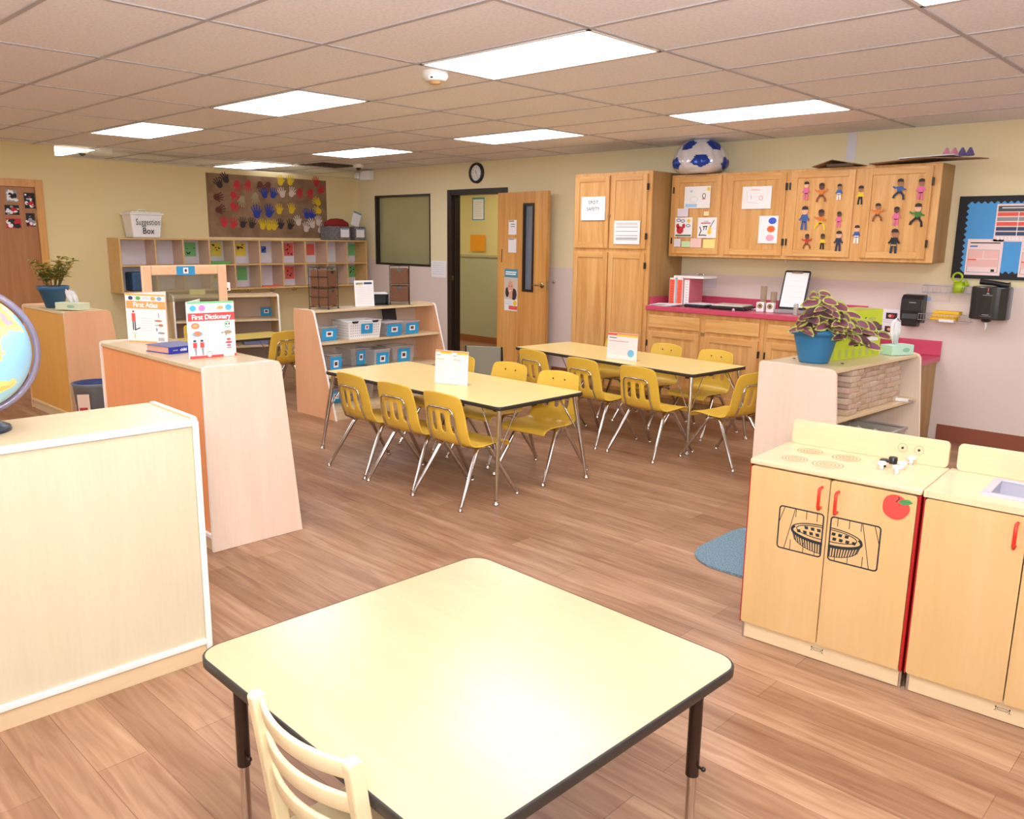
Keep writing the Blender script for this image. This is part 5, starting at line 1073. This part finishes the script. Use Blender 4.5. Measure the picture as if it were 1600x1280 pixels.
for bx, m, l in (((1059, 326, 1075, 338.5), mat('note_lilac', 'e6e0ee', .7), 'pale lilac note above the crab drawing'), ((1100, 330.5, 1107.5, 337), mat('note_cream', 'f6e6b0', .7), 'tiny cream sticky note above the guitar drawing'),
                 ((1053.5, 373, 1063, 385.5), MATS['note_lilac'], 'pale lilac note below the crab drawing, leftmost in its row'), ((1065, 377, 1078, 386), mat('note_green', 'c8e6b4', .7), 'pale green note in the row below the crab drawing'),
                 ((1079, 372.5, 1095, 387), mat('note_pink', 'f2ccc4', .7), 'pale pink note in the row below the drawings'), ((1099, 374, 1116.5, 388), mat('note_yellow', 'f6e690', .7), 'pale yellow note below the guitar drawing')):
    sheetB('sticky_note', l, 'note', bx, YU, m, None, G)
# paper figures
MF = {'pink': mat('fig_pink', 'e06a9c', .6), 'orange': mat('fig_orange', 'd9762c', .6), 'blue': mat('fig_blue', '3c5c9c', .6), 'yellow': mat('fig_yellow', 'e8c42c', .6), 'black': M_ink, 'green': mat('fig_green', '3f7c2c', .6), 'navy': mat('fig_navy', '24304c', .6), 'red': mat('fig_red', 'c03030', .6), 'white': M_paper, 'brown': mat('fig_brown', '8a4a28', .6)}
SK = [mat('fig_skin_dark', '6a4030', .6), mat('fig_skin_light', 'e8b494', .6), mat('fig_skin_mid', 'a87450', .6)]
def figure(label, cx, cy, ht, top, bottom, skin, pose, y=YU):
    p = atY(1220+cx/6.154, 240+cy/6.154, y); s_ = ht/6.154/182.0
    b = MB(); b.M = FB(p.x, p.z, y); H_ = s_
    b.disc(0, H_*.30, H_*.14, H_*.17, SK[skin], .0014, 14); b.poly([(-H_*.145, H_*.33), (H_*.145, H_*.33), (H_*.12, H_*.45), (0, H_*.49), (-H_*.12, H_*.45)], M_dkh, .0018)
    for sx in (-1, 1): b.disc(sx*H_*.05, H_*.29, H_*.015, H_*.015, M_ink, .002, 8)
    b.poly([(-H_*.09, -H_*.17), (H_*.09, -H_*.17), (H_*.14, H_*.13), (-H_*.14, H_*.13)], MF[top], .001)
    ax = {0: ((.2, -.08), (-.2, -.08)), 1: ((.32, .16), (-.32, .14)), 2: ((.26, -.02), (-.3, .12))}[pose]
    lx = {0: ((.09, -.46), (-.09, -.46)), 1: ((.24, -.42), (-.2, -.44)), 2: ((.2, -.46), (-.26, -.38))}[pose]
    for k, (x, z) in enumerate(ax): s2 = 1 if k == 0 else -1; b.line([(s2*H_*.1, H_*.08), (x*H_*.75, z*H_*.5), (x*H_, z*H_)], H_*.075, MF[top], .0012+k*.0001)
    for k, (x, z) in enumerate(lx): s2 = 1 if k == 0 else -1; b.line([(s2*H_*.05, -H_*.12), (x*H_*.9, -H_*.3), (x*H_, z*H_)], H_*.095, MF[bottom], .0012+k*.0001); b.disc(x*H_, z*H_, H_*.06, H_*.035, MF[bottom], .0015, 8)
    b.rect(-H_*.09, H_*.09, -H_*.19, -H_*.15, M_ink if top != 'black' else MF['yellow'], .0016)
    return tag(b.build('paper_figure', solid=.0008), label, 'paper figure', 'paper figures on the wall cabinet doors')
for a in (('paper figure in pink, top left of the third cabinet door', 245, 355, 175, 'pink', 'pink', 1, 0), ('paper figure with spread arms in orange, top middle of the third cabinet door', 390, 375, 185, 'orange', 'brown', 0, 1),
          ('small paper figure in blue and white, top right of the third cabinet door', 562, 367, 150, 'blue', 'white', 2, 0), ('paper figure in black and yellow, upper one on the post between two doors', 768, 398, 175, 'yellow', 'black', 2, 0, 7.088),
          ('paper figure in blue, middle left of the third cabinet door', 228, 618, 230, 'blue', 'blue', 1, 0), ('running paper figure in orange and yellow, centre of the third cabinet door', 385, 635, 200, 'orange', 'yellow', 0, 2),
          ('small paper figure in pink, middle right of the third cabinet door', 558, 630, 145, 'pink', 'pink', 0, 0), ('paper figure in red and brown, bottom left of the third cabinet door', 250, 845, 150, 'red', 'brown', 0, 1),
          ('paper figure in yellow and black, bottom middle of the third cabinet door', 400, 845, 150, 'yellow', 'black', 0, 0), ('paper figure in navy, bottom right of the third cabinet door', 555, 840, 195, 'navy', 'navy', 1, 0),
          ('paper figure in blue, lower one on the post between two doors', 730, 775, 170, 'blue', 'white', 1, 0, 7.088), ('running paper figure in blue, top of the fourth cabinet door', 1145, 342, 190, 'blue', 'navy', 2, 2),
          ('paper figure in pink, top right of the fourth cabinet door', 1350, 340, 185, 'pink', 'pink', 2, 0), ('paper figure with spread arms in orange, left of the fourth cabinet door', 930, 565, 170, 'orange', 'brown', 2, 1),
          ('paper figure in pink, centre of the fourth cabinet door', 1110, 600, 170, 'pink', 'pink', 0, 0), ('paper figure in green, right of the fourth cabinet door', 1315, 590, 210, 'green', 'black', 1, 2),
          ('paper figure in black, bottom of the fourth cabinet door', 1090, 840, 225, 'black', 'navy', 2, 0)): figure(*a)
# white tape on the wall above the cabinets, things on the cabinets
sheetB('tape_strip', 'white torn strip on the wall above the wall cabinets', 'strip', (1325, 209, 1336, 251), YB, mat('strip_white', 'dedbe0', .8))
t = thing('foil_balloon', 'squashed silver foil ball with blue pentagons, jammed between wall cabinet and ceiling', 'balloon', (-4.37, 7.14, UZ1+.002))
bm = bmesh.new(); bmesh.ops.create_icosphere(bm, subdivisions=5, radius=1.0)
ph = (1+5**.5)/2; IC = [Vector(v).normalized() for v in [(0, a, b_*ph) for a in (-1, 1) for b_ in (-1, 1)]+[(a, b_*ph, 0) for a in (-1, 1) for b_ in (-1, 1)]+[(b_*ph, 0, a) for a in (-1, 1) for b_ in (-1, 1)]]
_d = Vector((4.37, -7.14, -2.6)).normalized(); _s = _d.cross(Vector((0, 0, 1))).normalized()*-1; _t = _d.cross(_s)*1
if _t.z < 0: _t = -_t
_n = sorted(IC[1:], key=lambda q: -q.dot(IC[0]))[0]; _a = (_n-IC[0]*_n.dot(IC[0])).normalized(); _b = IC[0].cross(_a)
_sr = _t.cross(_d).normalized(); _e1 = _sr*cos(radians(54))+_t*sin(radians(54)); _e2 = _d.cross(_e1)
IC = [_d*v.dot(IC[0])+_e1*v.dot(_a)+_e2*v.dot(_b) for v in IC]
PG = []
for v in IC:
    nb = sorted([q for q in IC if q is not v], key=lambda q: -q.dot(v))[:5]; a0 = (nb[0]-v*nb[0].dot(v)).normalized(); b0 = v.cross(a0)
    nb.sort(key=lambda q: math.atan2(q.dot(b0), q.dot(a0))); PG.append((v, [(v*.655+q*.345).normalized() for q in nb]))
mfo = mat('silver_foil', 'e6e7f0', .22, .35); mbf = mat('blue_foil', '1d3fa0', .3, .3); B_ = MB(); vs = []
for v in bm.verts:
    c = v.co.copy(); zz = c.z; a = math.atan2(c.y, c.x); wr = 1+(.018*sin(a*17+zz*3)+.012*sin(a*29))*(1-zz*zz)
    hh = .16*(max(-.98, min(.96, zz*1.12))); rr_ = (c.x**2+c.y**2)**.5
    sp = .235*(1+(.42*(-zz) if zz < 0 else -zz*.10))*(1 if zz > -.8 else 1-(-.8-zz)*1.2); vs.append((c.x*sp*wr*1.04, c.y*sp*wr, .160+hh))
fs = []; ms = []
for f in bm.faces:
    c = f.calc_center_median().normalized(); fs.append([v.index for v in f.verts])
    ins = any(c.dot(v) > .6 and all(pg[k].cross(pg[(k+1) % 5]).dot(c) > 0 for k in range(5)) for v, pg in PG); ms.append(mbf if ins else mfo)
bm.free(); B_.add(vs, fs, ms, True); B_.build('foil_skin', t); B_2 = MB(); B_2.tube([(0, 0, .318), (0, .02, .308)], .03, mfo, 8); B_2.build('neck', t)
mcb = mat('cardboard', '8c6a4c', .8); mcbd = mat('cardboard_dark', '54402f', .8)
for x0, x1, l, pk in ((-3.19, -2.79, 'folded dark cardboard piece tented on top of the third cabinet door', .055), (-2.72, -1.93, 'long warped cardboard sheet overhanging the right end of the wall cabinets', .0)):
    b = MB()
    if pk:
        xm = (x0+x1)/2-.04
        b.add([(x0, 6.98, UZ1+.004), (xm, 7.0, UZ1+pk), (x1, 6.98, UZ1+.004), (x1, 7.3, UZ1+.004), (xm, 7.32, UZ1+pk), (x0, 7.3, UZ1+.004)], [(0, 1, 4, 5), (1, 2, 3, 4)], mcb); b.box(x0+.12, x1-.06, 7.0, 7.28, UZ1+.002, UZ1+.02, mcbd)
        o = b.build('cardboard', solid=.005)
    else:
        b.add([(x0, 6.99, UZ1+.006), (-2.3, 6.97, UZ1+.03), (x1, 6.97, UZ1-.02+.03), (x1, 7.3, UZ1+.0+.03), (-2.3, 7.33, UZ1+.03), (x0, 7.3, UZ1+.006)], [(0, 1, 4, 5), (1, 2, 3, 4)], mcb); b.add([(-2.5, 7.0, UZ1+.036), (-2.1, 7.0, UZ1+.045), (-2.1, 7.3, UZ1+.045), (-2.5, 7.3, UZ1+.036)], [(0, 1, 2, 3)], M_paper)
        o = b.build('cardboard', solid=.006)
    tag(o, l, 'cardboard')
for k, (px, m, l) in enumerate(((1478, 'cone_pink', 'pink paper cone on the warped cardboard, leftmost of the row'), (1489, 'cone_pink', 'pink paper cone on the warped cardboard, second of the row'), (1500, 'cone_violet', 'violet paper cone on the warped cardboard, third of the row'), (1511, 'cone_violet', 'violet paper cone on the warped cardboard, rightmost of the row'))):
    p = atY(px, 247, 7.12); b = MB().lathe([(.035, 0), (.022, .03), (.008, .058), (0, .06)], mat(m, 'd890a8' if 'pink' in m else '6c5c98', .6), n=5, smooth=False); tag(b.build('paper_cone', loc=(p.x, 7.12+.02*k, UZ1+.048)), l, 'cone', 'paper cones on top of the wall cabinets')

# bulletin board
bx0, bx1, bz0, bz1 = -2.125, -.75, 1.345, 1.985
t = thing('bulletin_board', 'bulletin board with black scalloped border and blue paper at the right edge', 'board', (0, 0, 0))
b = MB(); b.M = FB(0, 0); b.rect(bx0, bx1, bz0, bz1, M_ink, 0, .02)
b.build('black_frame', t, bevel=.002)
b = MB(); b.M = FB(0, 0); fx0, fx1, fz0, fz1 = bx0+.07, bx1-.07, bz0+.055, bz1-.05; P = []; st_ = .045
def wav(u, n): return .009*cos(2*pi*u*n)
nx, nz = round((fx1-fx0)/st_), round((fz1-fz0)/st_)
for k in range(nx*6): u = k/(nx*6); P.append((fx0+(fx1-fx0)*u, fz0+wav(u, nx)))
for k in range(nz*6): u = k/(nz*6); P.append((fx1-wav(u, nz), fz0+(fz1-fz0)*u))
for k in range(nx*6): u = k/(nx*6); P.append((fx1-(fx1-fx0)*u, fz1-wav(u, nx)))
for k in range(nz*6): u = k/(nz*6); P.append((fx0+wav(u, nz), fz1-(fz1-fz0)*u))
b.poly(P, mat('board_blue', '4f9fdd', .7), .021); b.build('blue_backing', t)
def cal(b, w_, h_):
    b.rect(-w_*.46, w_*.46, h_*.3, h_*.45, MATS['slate_print'], .001); b.rect(-w_*.36, w_*.36, h_*.385, h_*.41, M_paper, .002)
    for k, m in enumerate((M_coral, M_grey, M_coral, MATS['print_navy'], MATS['print_navy'])): b.rect(-w_*.46, w_*.46, h_*(.28-.13*k-.1), h_*(.28-.13*k), m, .001)
    for k in range(8): b.rect(-w_*.4+.1*w_*k, -w_*.34+.1*w_*k, -h_*.46, -h_*.38, M_paper, .002)
    b.rect(w_*.08, w_*.1, -h_*.45, h_*.28, M_paper, .002)
def form(b, w_, h_):
    b.rect(-w_*.42, w_*.42, h_*.38, h_*.41, M_ink, .001); b.rect(-w_*.42, -w_*.2, h_*.28, h_*.32, mat('link_blue', '4c7cc0', .6), .001)
    mp_ = mat('form_pink', 'f0c0b8', .7)
    b.rect(-w_*.44, -w_*.03, -h_*.03, h_*.2, mp_, .001); b.rect(0, w_*.42, -h_*.03, h_*.2, mp_, .001); b.rect(-w_*.44, w_*.42, -h_*.27, -h_*.06, mp_, .001); b.rect(-w_*.44, -w_*.2, -h_*.09, -h_*.05, M_coral, .0016)
    b.line([(-w_*.44, -h_*.42), (w_*.42, -h_*.42), (w_*.42, h_*.2), (-w_*.44, h_*.2)], .004, M_grey, .0012, True); b.rect(w_*.24, w_*.34, -h_*.4, -h_*.33, M_ink, .0016)
G2 = 'papers on the bulletin board'
def board_sheet(label, bx, draw): x, z, w_, h_ = onB(*bx, YB-.02); sheet('posted_paper', label, 'paper', FB(x, z, YB-.0225), w_, h_, mat('poster_blush', 'f4dcd8', .7), draw, G2)
board_sheet('dark banded poster at the top of the bulletin board, by the photo edge', (1559, 319, 1612, 378), cal)
board_sheet('pinkish printed form at the lower left of the bulletin board', (1513, 373.5, 1561.5, 431), form)
board_sheet('pinkish form cut by the right edge of the photo on the bulletin board', (1597, 378, 1645, 435), form)
# soap dispenser
x, z, w_, h_ = onB(1409, 459, 1442, 512, 7.33); t = thing('soap_dispenser', 'black soap dispenser on the wall left of the wire basket', 'dispenser', (x, YB, z)); md = mat('dispenser_black', '2c2b2b', .25)
b = MB(); b.prism([(0, -h_/2+.03), (-.09, -h_/2+.05), (-.105, 0), (-.10, h_/2-.04), (-.07, h_/2-.005), (0, h_/2)], -w_/2+.01, w_/2-.01, md, None, 0); b.build('housing', t, bevel=.01)
b = MB(); b.prism([(-.02, -h_/2), (-.11, -h_/2+.005), (-.118, -h_/2+.07), (-.10, -h_/2+.12), (-.02, -h_/2+.12)], -w_/2+.03, w_/2-.04, md, None, 0); b.build('push_lever', t, bevel=.012)
b = MB(); b.M = frame((0, -.1045, h_*.25), (1, 0, 0), (0, 0, 1)); b.rect(-.02, .035, -.003, .004, M_grey, .0015); b.build('maker_mark', t)
# wire basket with watering can and sponges
x, z, w_, h_ = onB(1451, 441, 1520, 505, 7.36); bx = x; t = thing('wire_rack', 'chrome two level wire rack on the wall between the dispensers', 'rack', (x-.02, YB, z)); wr_ = w_/2+.01
def wire_basket(z0, z1, dep, step=.022, x0=None, x1=None):
    b = MB(); x0 = -wr_ if x0 is None else x0; x1 = wr_ if x1 is None else x1
    for zz in (z0, z1): b.tube([(x0, -.004, zz), (x0, -dep, zz), (x1, -dep, zz), (x1, -.004, zz)], .0022, mat('wire_white', 'd8d6d8', .3, .3), 6, closed=True)
    for k in range(int((x1-x0)/step)+1): b.tube([(x0+k*step, -dep, z1), (x0+k*step, -dep, z0), (x0+k*step, -.004, z0)], .0014, mat('wire_white', 'd8d6d8', .3, .3), 5)
    return b
wire_basket(.075, .13, .08, .028).build('upper_basket', t); wire_basket(-.15, -.10, .11).build('lower_basket', t)
b = MB(); b.tube([(-wr_+.02, -.006, .14), (-wr_+.02, -.006, -.15)], .0025, mat('wire_white', 'd8d6d8', .3, .3), 6).tube([(wr_-.02, -.006, .14), (wr_-.02, -.006, -.15)], .0025, mat('wire_white', 'd8d6d8', .3, .3), 6).tube([(0, -.01, .11), (0, -.01, .0)], .0025, mat('wire_white', 'd8d6d8', .3, .3), 6); b.build('upright', t)
b = MB(); b.M = frame((.03, -.112, -.145), (1, 0, 0), (0, 0, 1)); b.rect(-.06, .05, -.012, .01, M_paper); b.build('tag', t)
p = atY(1499, 440, 7.35); t = thing('watering_can', 'small lime green toy watering can in the upper wire basket', 'watering can', (p.x-.0, 7.355, z+.078))
MB().lathe([(0, 0), (.04, 0), (.045, .05), (.036, .09), (.03, .085), (.03, .02), (0, .02)], M_lime, n=20).build('body', t)
MB().tube([(-.015+.035*cos(2*pi*k/16), -.01, .125+.035*sin(2*pi*k/16)) for k in range(16)], .008, M_lime, 8, closed=True).build('handle', t)
b = MB(); b.tube([(.03, -.005, .04), (.055, -.01, .075)], .008, M_lime, 8); b.M = frame((.058, -.012, .08), (0, 1, 0), (-.5, 0, .8)); b.tube([(.022*cos(2*pi*k/12), .022*sin(2*pi*k/12), 0) for k in range(12)], .008, M_lime, 8, closed=True); b.build('spout', t)
msp = mat('sponge_yellow', 'f0c030', .8)
for k, l in enumerate(('yellow sponge lying in the lower wire basket, bottom one', 'yellow sponge lying crosswise in the lower wire basket, middle one', 'yellow sponge on top of the pile in the lower wire basket')):
    soft_box('sponge', l, 'sponge', (bx-.03+.012*k, 7.345, z-.147+.026*k), (.2, .07, .025), msp, radians(-3*k), .004, 'yellow sponges in the wire rack')
# paper towel dispenser
x, z, w_, h_ = onB(1514, 447, 1566, 501, 7.28); t = thing('towel_dispenser', 'black round fronted paper towel dispenser on the wall under the bulletin board', 'dispenser', (x+.02, YB, z))
n = 14; prof = [(-w_/2, 0)]+[(-w_/2*cos(pi*k/n), -.10-.06*sin(pi*k/n)) for k in range(n+1)]+[(w_/2, 0)]
b = MB(); b.prism(prof, -h_/2, h_/2, mat('smoke_black', '2f302e', .2), None, 2); b.build('housing', t, bevel=.008)
MB().prism([(-w_/2-.004, 0), (-w_/2-.004, -.05), (w_/2+.004, -.05), (w_/2+.004, 0)], -h_/2+.01, h_/2-.01, M_grey, None, 2).build('back_plate', t, bevel=.004)
MB().lathe([(.04, .01), (.035, -.012), (.018, -.022), (0, -.022)], M_black, (0, -.12, -h_/2)).build('outlet', t)
b = MB(); b.tube([(0, -.12, -h_/2-.02), (.004, -.12, -h_/2-.05), (.0, -.118, -h_/2-.08)], [.012, .008, .003], M_paper, 6); b.build('paper_tail', t)
b = MB(); b.M = frame((0, -.1615, 0), (1, 0, 0), (0, 0, 1)); b.rect(-.003, .003, h_*.36, h_*.46, M_coral); b.poly([(-.014, h_*.28), (.014, h_*.28), (0, h_*.34)], M_grey, .0006); b.rect(-.035, .035, h_*.24, h_*.255, M_grey); b.rect(-.025, .025, -h_*.36, -h_*.34, M_grey); b.rect(-.04, .04, -h_*.4, -h_*.392, M_grey); b.build('printed_mark', t)
a, c = atY(1532, 440, 7.36), atY(1578, 447, 7.36); b = MB(); b.tube([(a.x, 7.36, a.z), (a.x+.1, 7.36, a.z-.008), (c.x-.02, 7.36, c.z), (c.x, 7.36, c.z)], [.022, .018, .024, .03], M_black, 12); tag(b.build('wall_flashlight'), 'black torch shaped tool lying against the wall above the towel dispenser', 'torch')
def photos3(b, w_, h_):
    for x, y in ((-.25, .28), (.22, .26), (.22, -.22), (-.25, -.2)): b.rect(w_*(x-.17), w_*(x+.17), h_*(y-.11), h_*(y+.11), M_dkh, .001); b.disc(w_*x, h_*y, w_*.1, h_*.07, MF['red'], .0018, 10); b.disc(w_*(x-.05), h_*y, w_*.05, h_*.05, SK[1], .002, 8)
    b.rect(-w_*.45, w_*.45, h_*.03, h_*.04, M_grey, .001); b.rect(-w_*.45, w_*.45, h_*.1, h_*.108, M_grey, .001)
sheetB('instruction_sheet', 'white sheet with small photos on the wall between backsplash and soap dispenser', 'sheet', (1358, 481, 1404, 528), YB, M_paper, photos3)
b = MB(); p = atY(1452, 467, YB); b.M = FB(p.x, p.z); b.disc(0, 0, .018, .018, mat('sticker_blue', 'a8c4e8', .6), .001); tag(b.build('wall_sticker'), 'pale blue round sticker on the wall left of the wire rack', 'sticker')
x, z, w_, h_ = onB(1101, 433, 1119, 450, YB); b = MB(); b.M = FB(x, z); b.line(rounded(-w_/2, w_/2, -h_/2, h_/2, .004, 2), .004, mat('plate_line', 'c8bccb', .6), .0005, True); b.rect(-w_/2, w_/2, -h_/2, h_/2, mat('plate_pink', 'dccfd4', .5), 0, .0004); tag(b.build('wall_plate'), 'blank wall plate above the backsplash right of the binders', 'wall plate')

# ------------------------------------------------------------------ things on the counter
CT = .9925
def c_at(px, y): p = atY(px, 470, y); return p.x
G3 = 'magazine files on the counter'
for k, (px, m1, l) in enumerate(((1049, 'file_coral', 'white magazine file with coral front, leftmost on the counter'), (1061, 'file_coral', 'white magazine file with coral front, middle one on the counter'), (1072, 'file_plain', 'magazine file with plain white front and rose side, rightmost on the counter'))):
    x = c_at(px, 6.98); t = thing('magazine_file', l, 'file', (x, 7.1, CT), 0, G3); wv = .062
    MB().box(-wv/2, wv/2, -.12, .12, 0, .265, M_paper if k < 2 else mat('file_side_rose', 'c86878', .5)).build('case', t, bevel=.002)
    b = MB(); b.M = frame((0, -.1205, .13), (1, 0, 0), (0, 0, 1)); b.rect(-wv/2+.004, wv/2-.004, -.125, .12, mat('file_coral', 'f0644a', .5) if k < 2 else M_white, 0)
    for j in range(9): b.rect(-wv*.2, wv*.25, -.1+.025*j, -.092+.025*j, mrd if k < 2 else MATS['rule_grey'], .0008)
    b.build('front_label', t)
x = c_at(1070, 6.98); t = thing('binder', 'white binder lying across the top of the magazine files', 'binder', (x, 7.1, CT+.2665), radians(0)); MB().box(-.14, .19, -.12, .13, 0, .022, M_white).build('cover', t, bevel=.003); MB().box(-.13, .185, -.118, .125, .004, .018, M_paper).build('pages', t)
soft_box('glasses_case', 'small grey metal object on top of the white binder', 'object', (x+.08, 7.12, CT+.2895), (.07, .05, .02), M_chrome, .3, .008)
x = c_at(1036, 6.86); b = MB()
for k in range(4): b.M = Matrix.Translation((x+.02*k, 6.855+.008*k, CT+.001+.006*k)) @ Matrix.Rotation(.2*k-.2, 4, 'Z'); b.box(-.12, .12, -.07, .07, 0, .003, M_paper)
tag(b.build('papers'), 'loose pile of white papers in front of the magazine files', 'papers')
x = c_at(1093, 6.98); t = thing('planner', 'black zip planner lying open on the counter, left part', 'planner', (x, 7.02, CT), radians(-4)); MB().box(-.12, .12, -.12, .12, 0, .028, M_black).build('cover', t, bevel=.008); MB().box(-.10, .11, -.1, .11, .029, .034, M_paper).build('pages', t)
x = c_at(1141, 6.98); t = thing('planner', 'black planner with beige pages lying open on the counter, right part', 'planner', (x, 7.03, CT), radians(6)); MB().box(-.17, .17, -.14, .13, 0, .03, M_black).build('cover', t, bevel=.008); MB().box(-.155, .15, -.125, .12, .031, .045, mat('beige_pages', 'd8cdbf', .7)).build('pages', t, bevel=.004)
b = MB().lathe([(0, 0), (.012, 0), (.014, .01), (.008, .022), (0, .024)], mat('pink_eraser', 'e8a8b0', .6), n=12); tag(b.build('eraser', loc=(c_at(1147, 6.83), 6.83, CT)), 'tiny pink eraser at the front edge of the rose counter', 'eraser')
for px, l in ((1188, 'small white cube speaker on the counter, left of the pair'), (1203.5, 'small white cube speaker on the counter, right of the pair')):
    t = thing('speaker', l, 'speaker', (c_at(px, 6.98), 7.0, CT), radians(12), 'white desk speakers'); MB().box(-.034, .034, -.035, .035, 0, .085, M_white).build('case', t, bevel=.005)
    b = MB(); b.M = frame((0, -.0352, .052), (1, 0, 0), (0, 0, 1)); b.lathe([(0, -.002), (.012, .001), (.02, .002), (.024, 0)], mat('cone_gold', 'a8926a', .3, .6), n=20); b.disc(0, 0, .008, .008, M_ink, .002); b.build('driver', t)
b = MB(); x0 = c_at(1171, 7.1); pts = [(x0+.05*sin(k*.9)*(1-.02*k)+.004*k, 7.12+.04*cos(k*.9), CT+.006+.004*abs(sin(k*2.1))) for k in range(34)]; b.tube(pts, .0028, M_white, 6); tag(b.build('cable'), 'coiled thin white cable beside the small speakers', 'cable')
for px, hh, l in ((1191, .22, 'tall clear plastic tube behind the left speaker'), (1207, .17, 'shorter clear plastic tube behind the right speaker')):
    b = MB().lathe([(0, 0), (.028, 0), (.030, hh), (.027, hh), (.025, .01)], mat('amber_clear', 'c8b08a', .1, alpha=.35), n=16); tag(b.build('clear_tube', loc=(c_at(px, 7.18), 7.2, CT)), l, 'tube', 'clear tubes on the counter')
t = thing('clipboard', 'black clipboard with a white sheet leaning on the wall over the rose counter', 'clipboard', (atY(1238, 475, 7.15).x, 7.12, CT+.03), radians(5))
b = MB(); b.M = frame((0, 0, 0), (1, 0, 0), (0, .35, 1)); cw, chh = .118, .36; b.prism(rounded(-cw, cw, 0, chh, .02), -.012, 0, M_black, None, 2); b.build('board', t, bevel=.003)
b = MB(); b.M = frame((0, 0, 0), (1, 0, 0), (0, .35, 1)); b.rect(-cw+.014, cw-.014, .018, chh-.02, M_paper, .0008, .001)
for k in range(5): b.rect(-cw*.6, cw*.6, .06+.05*k, .062+.05*k, MATS['rule_grey'], .002)
b.build('sheet', t); b = MB(); b.M = frame((0, 0, 0), (1, 0, 0), (0, .35, 1)); b.box(-.05, .05, chh-.03, chh-.012, .002, .008, M_chrome); b.build('clip', t, bevel=.002)
t = thing('grey_holder', 'flat grey plastic holder under the clipboard on the rose counter', 'holder', (atY(1238, 480, 7.05).x, 7.09, CT), radians(5)); MB().box(-.15, .14, -.1, .1, 0, .028, mat('holder_grey', '9c9694', .4)).build('base', t, bevel=.006)
soft_box('soap_bottle', 'small translucent grey bottle at the counter edge behind the coleus leaves', 'bottle', (atY(1242, 490, 6.85).x, 6.86, CT), (.035, .035, .10), MATS['milky_plastic'], 0, .008)
b = MB(); p = atY(1227, 411, 7.2); b.tube([(p.x, 7.2, UZ0), (p.x, 7.2, UZ0-.03)], .006, M_white, 8); tag(b.build('cabinet_hook'), 'tiny white hook under the wall cabinets above the speakers', 'hook')
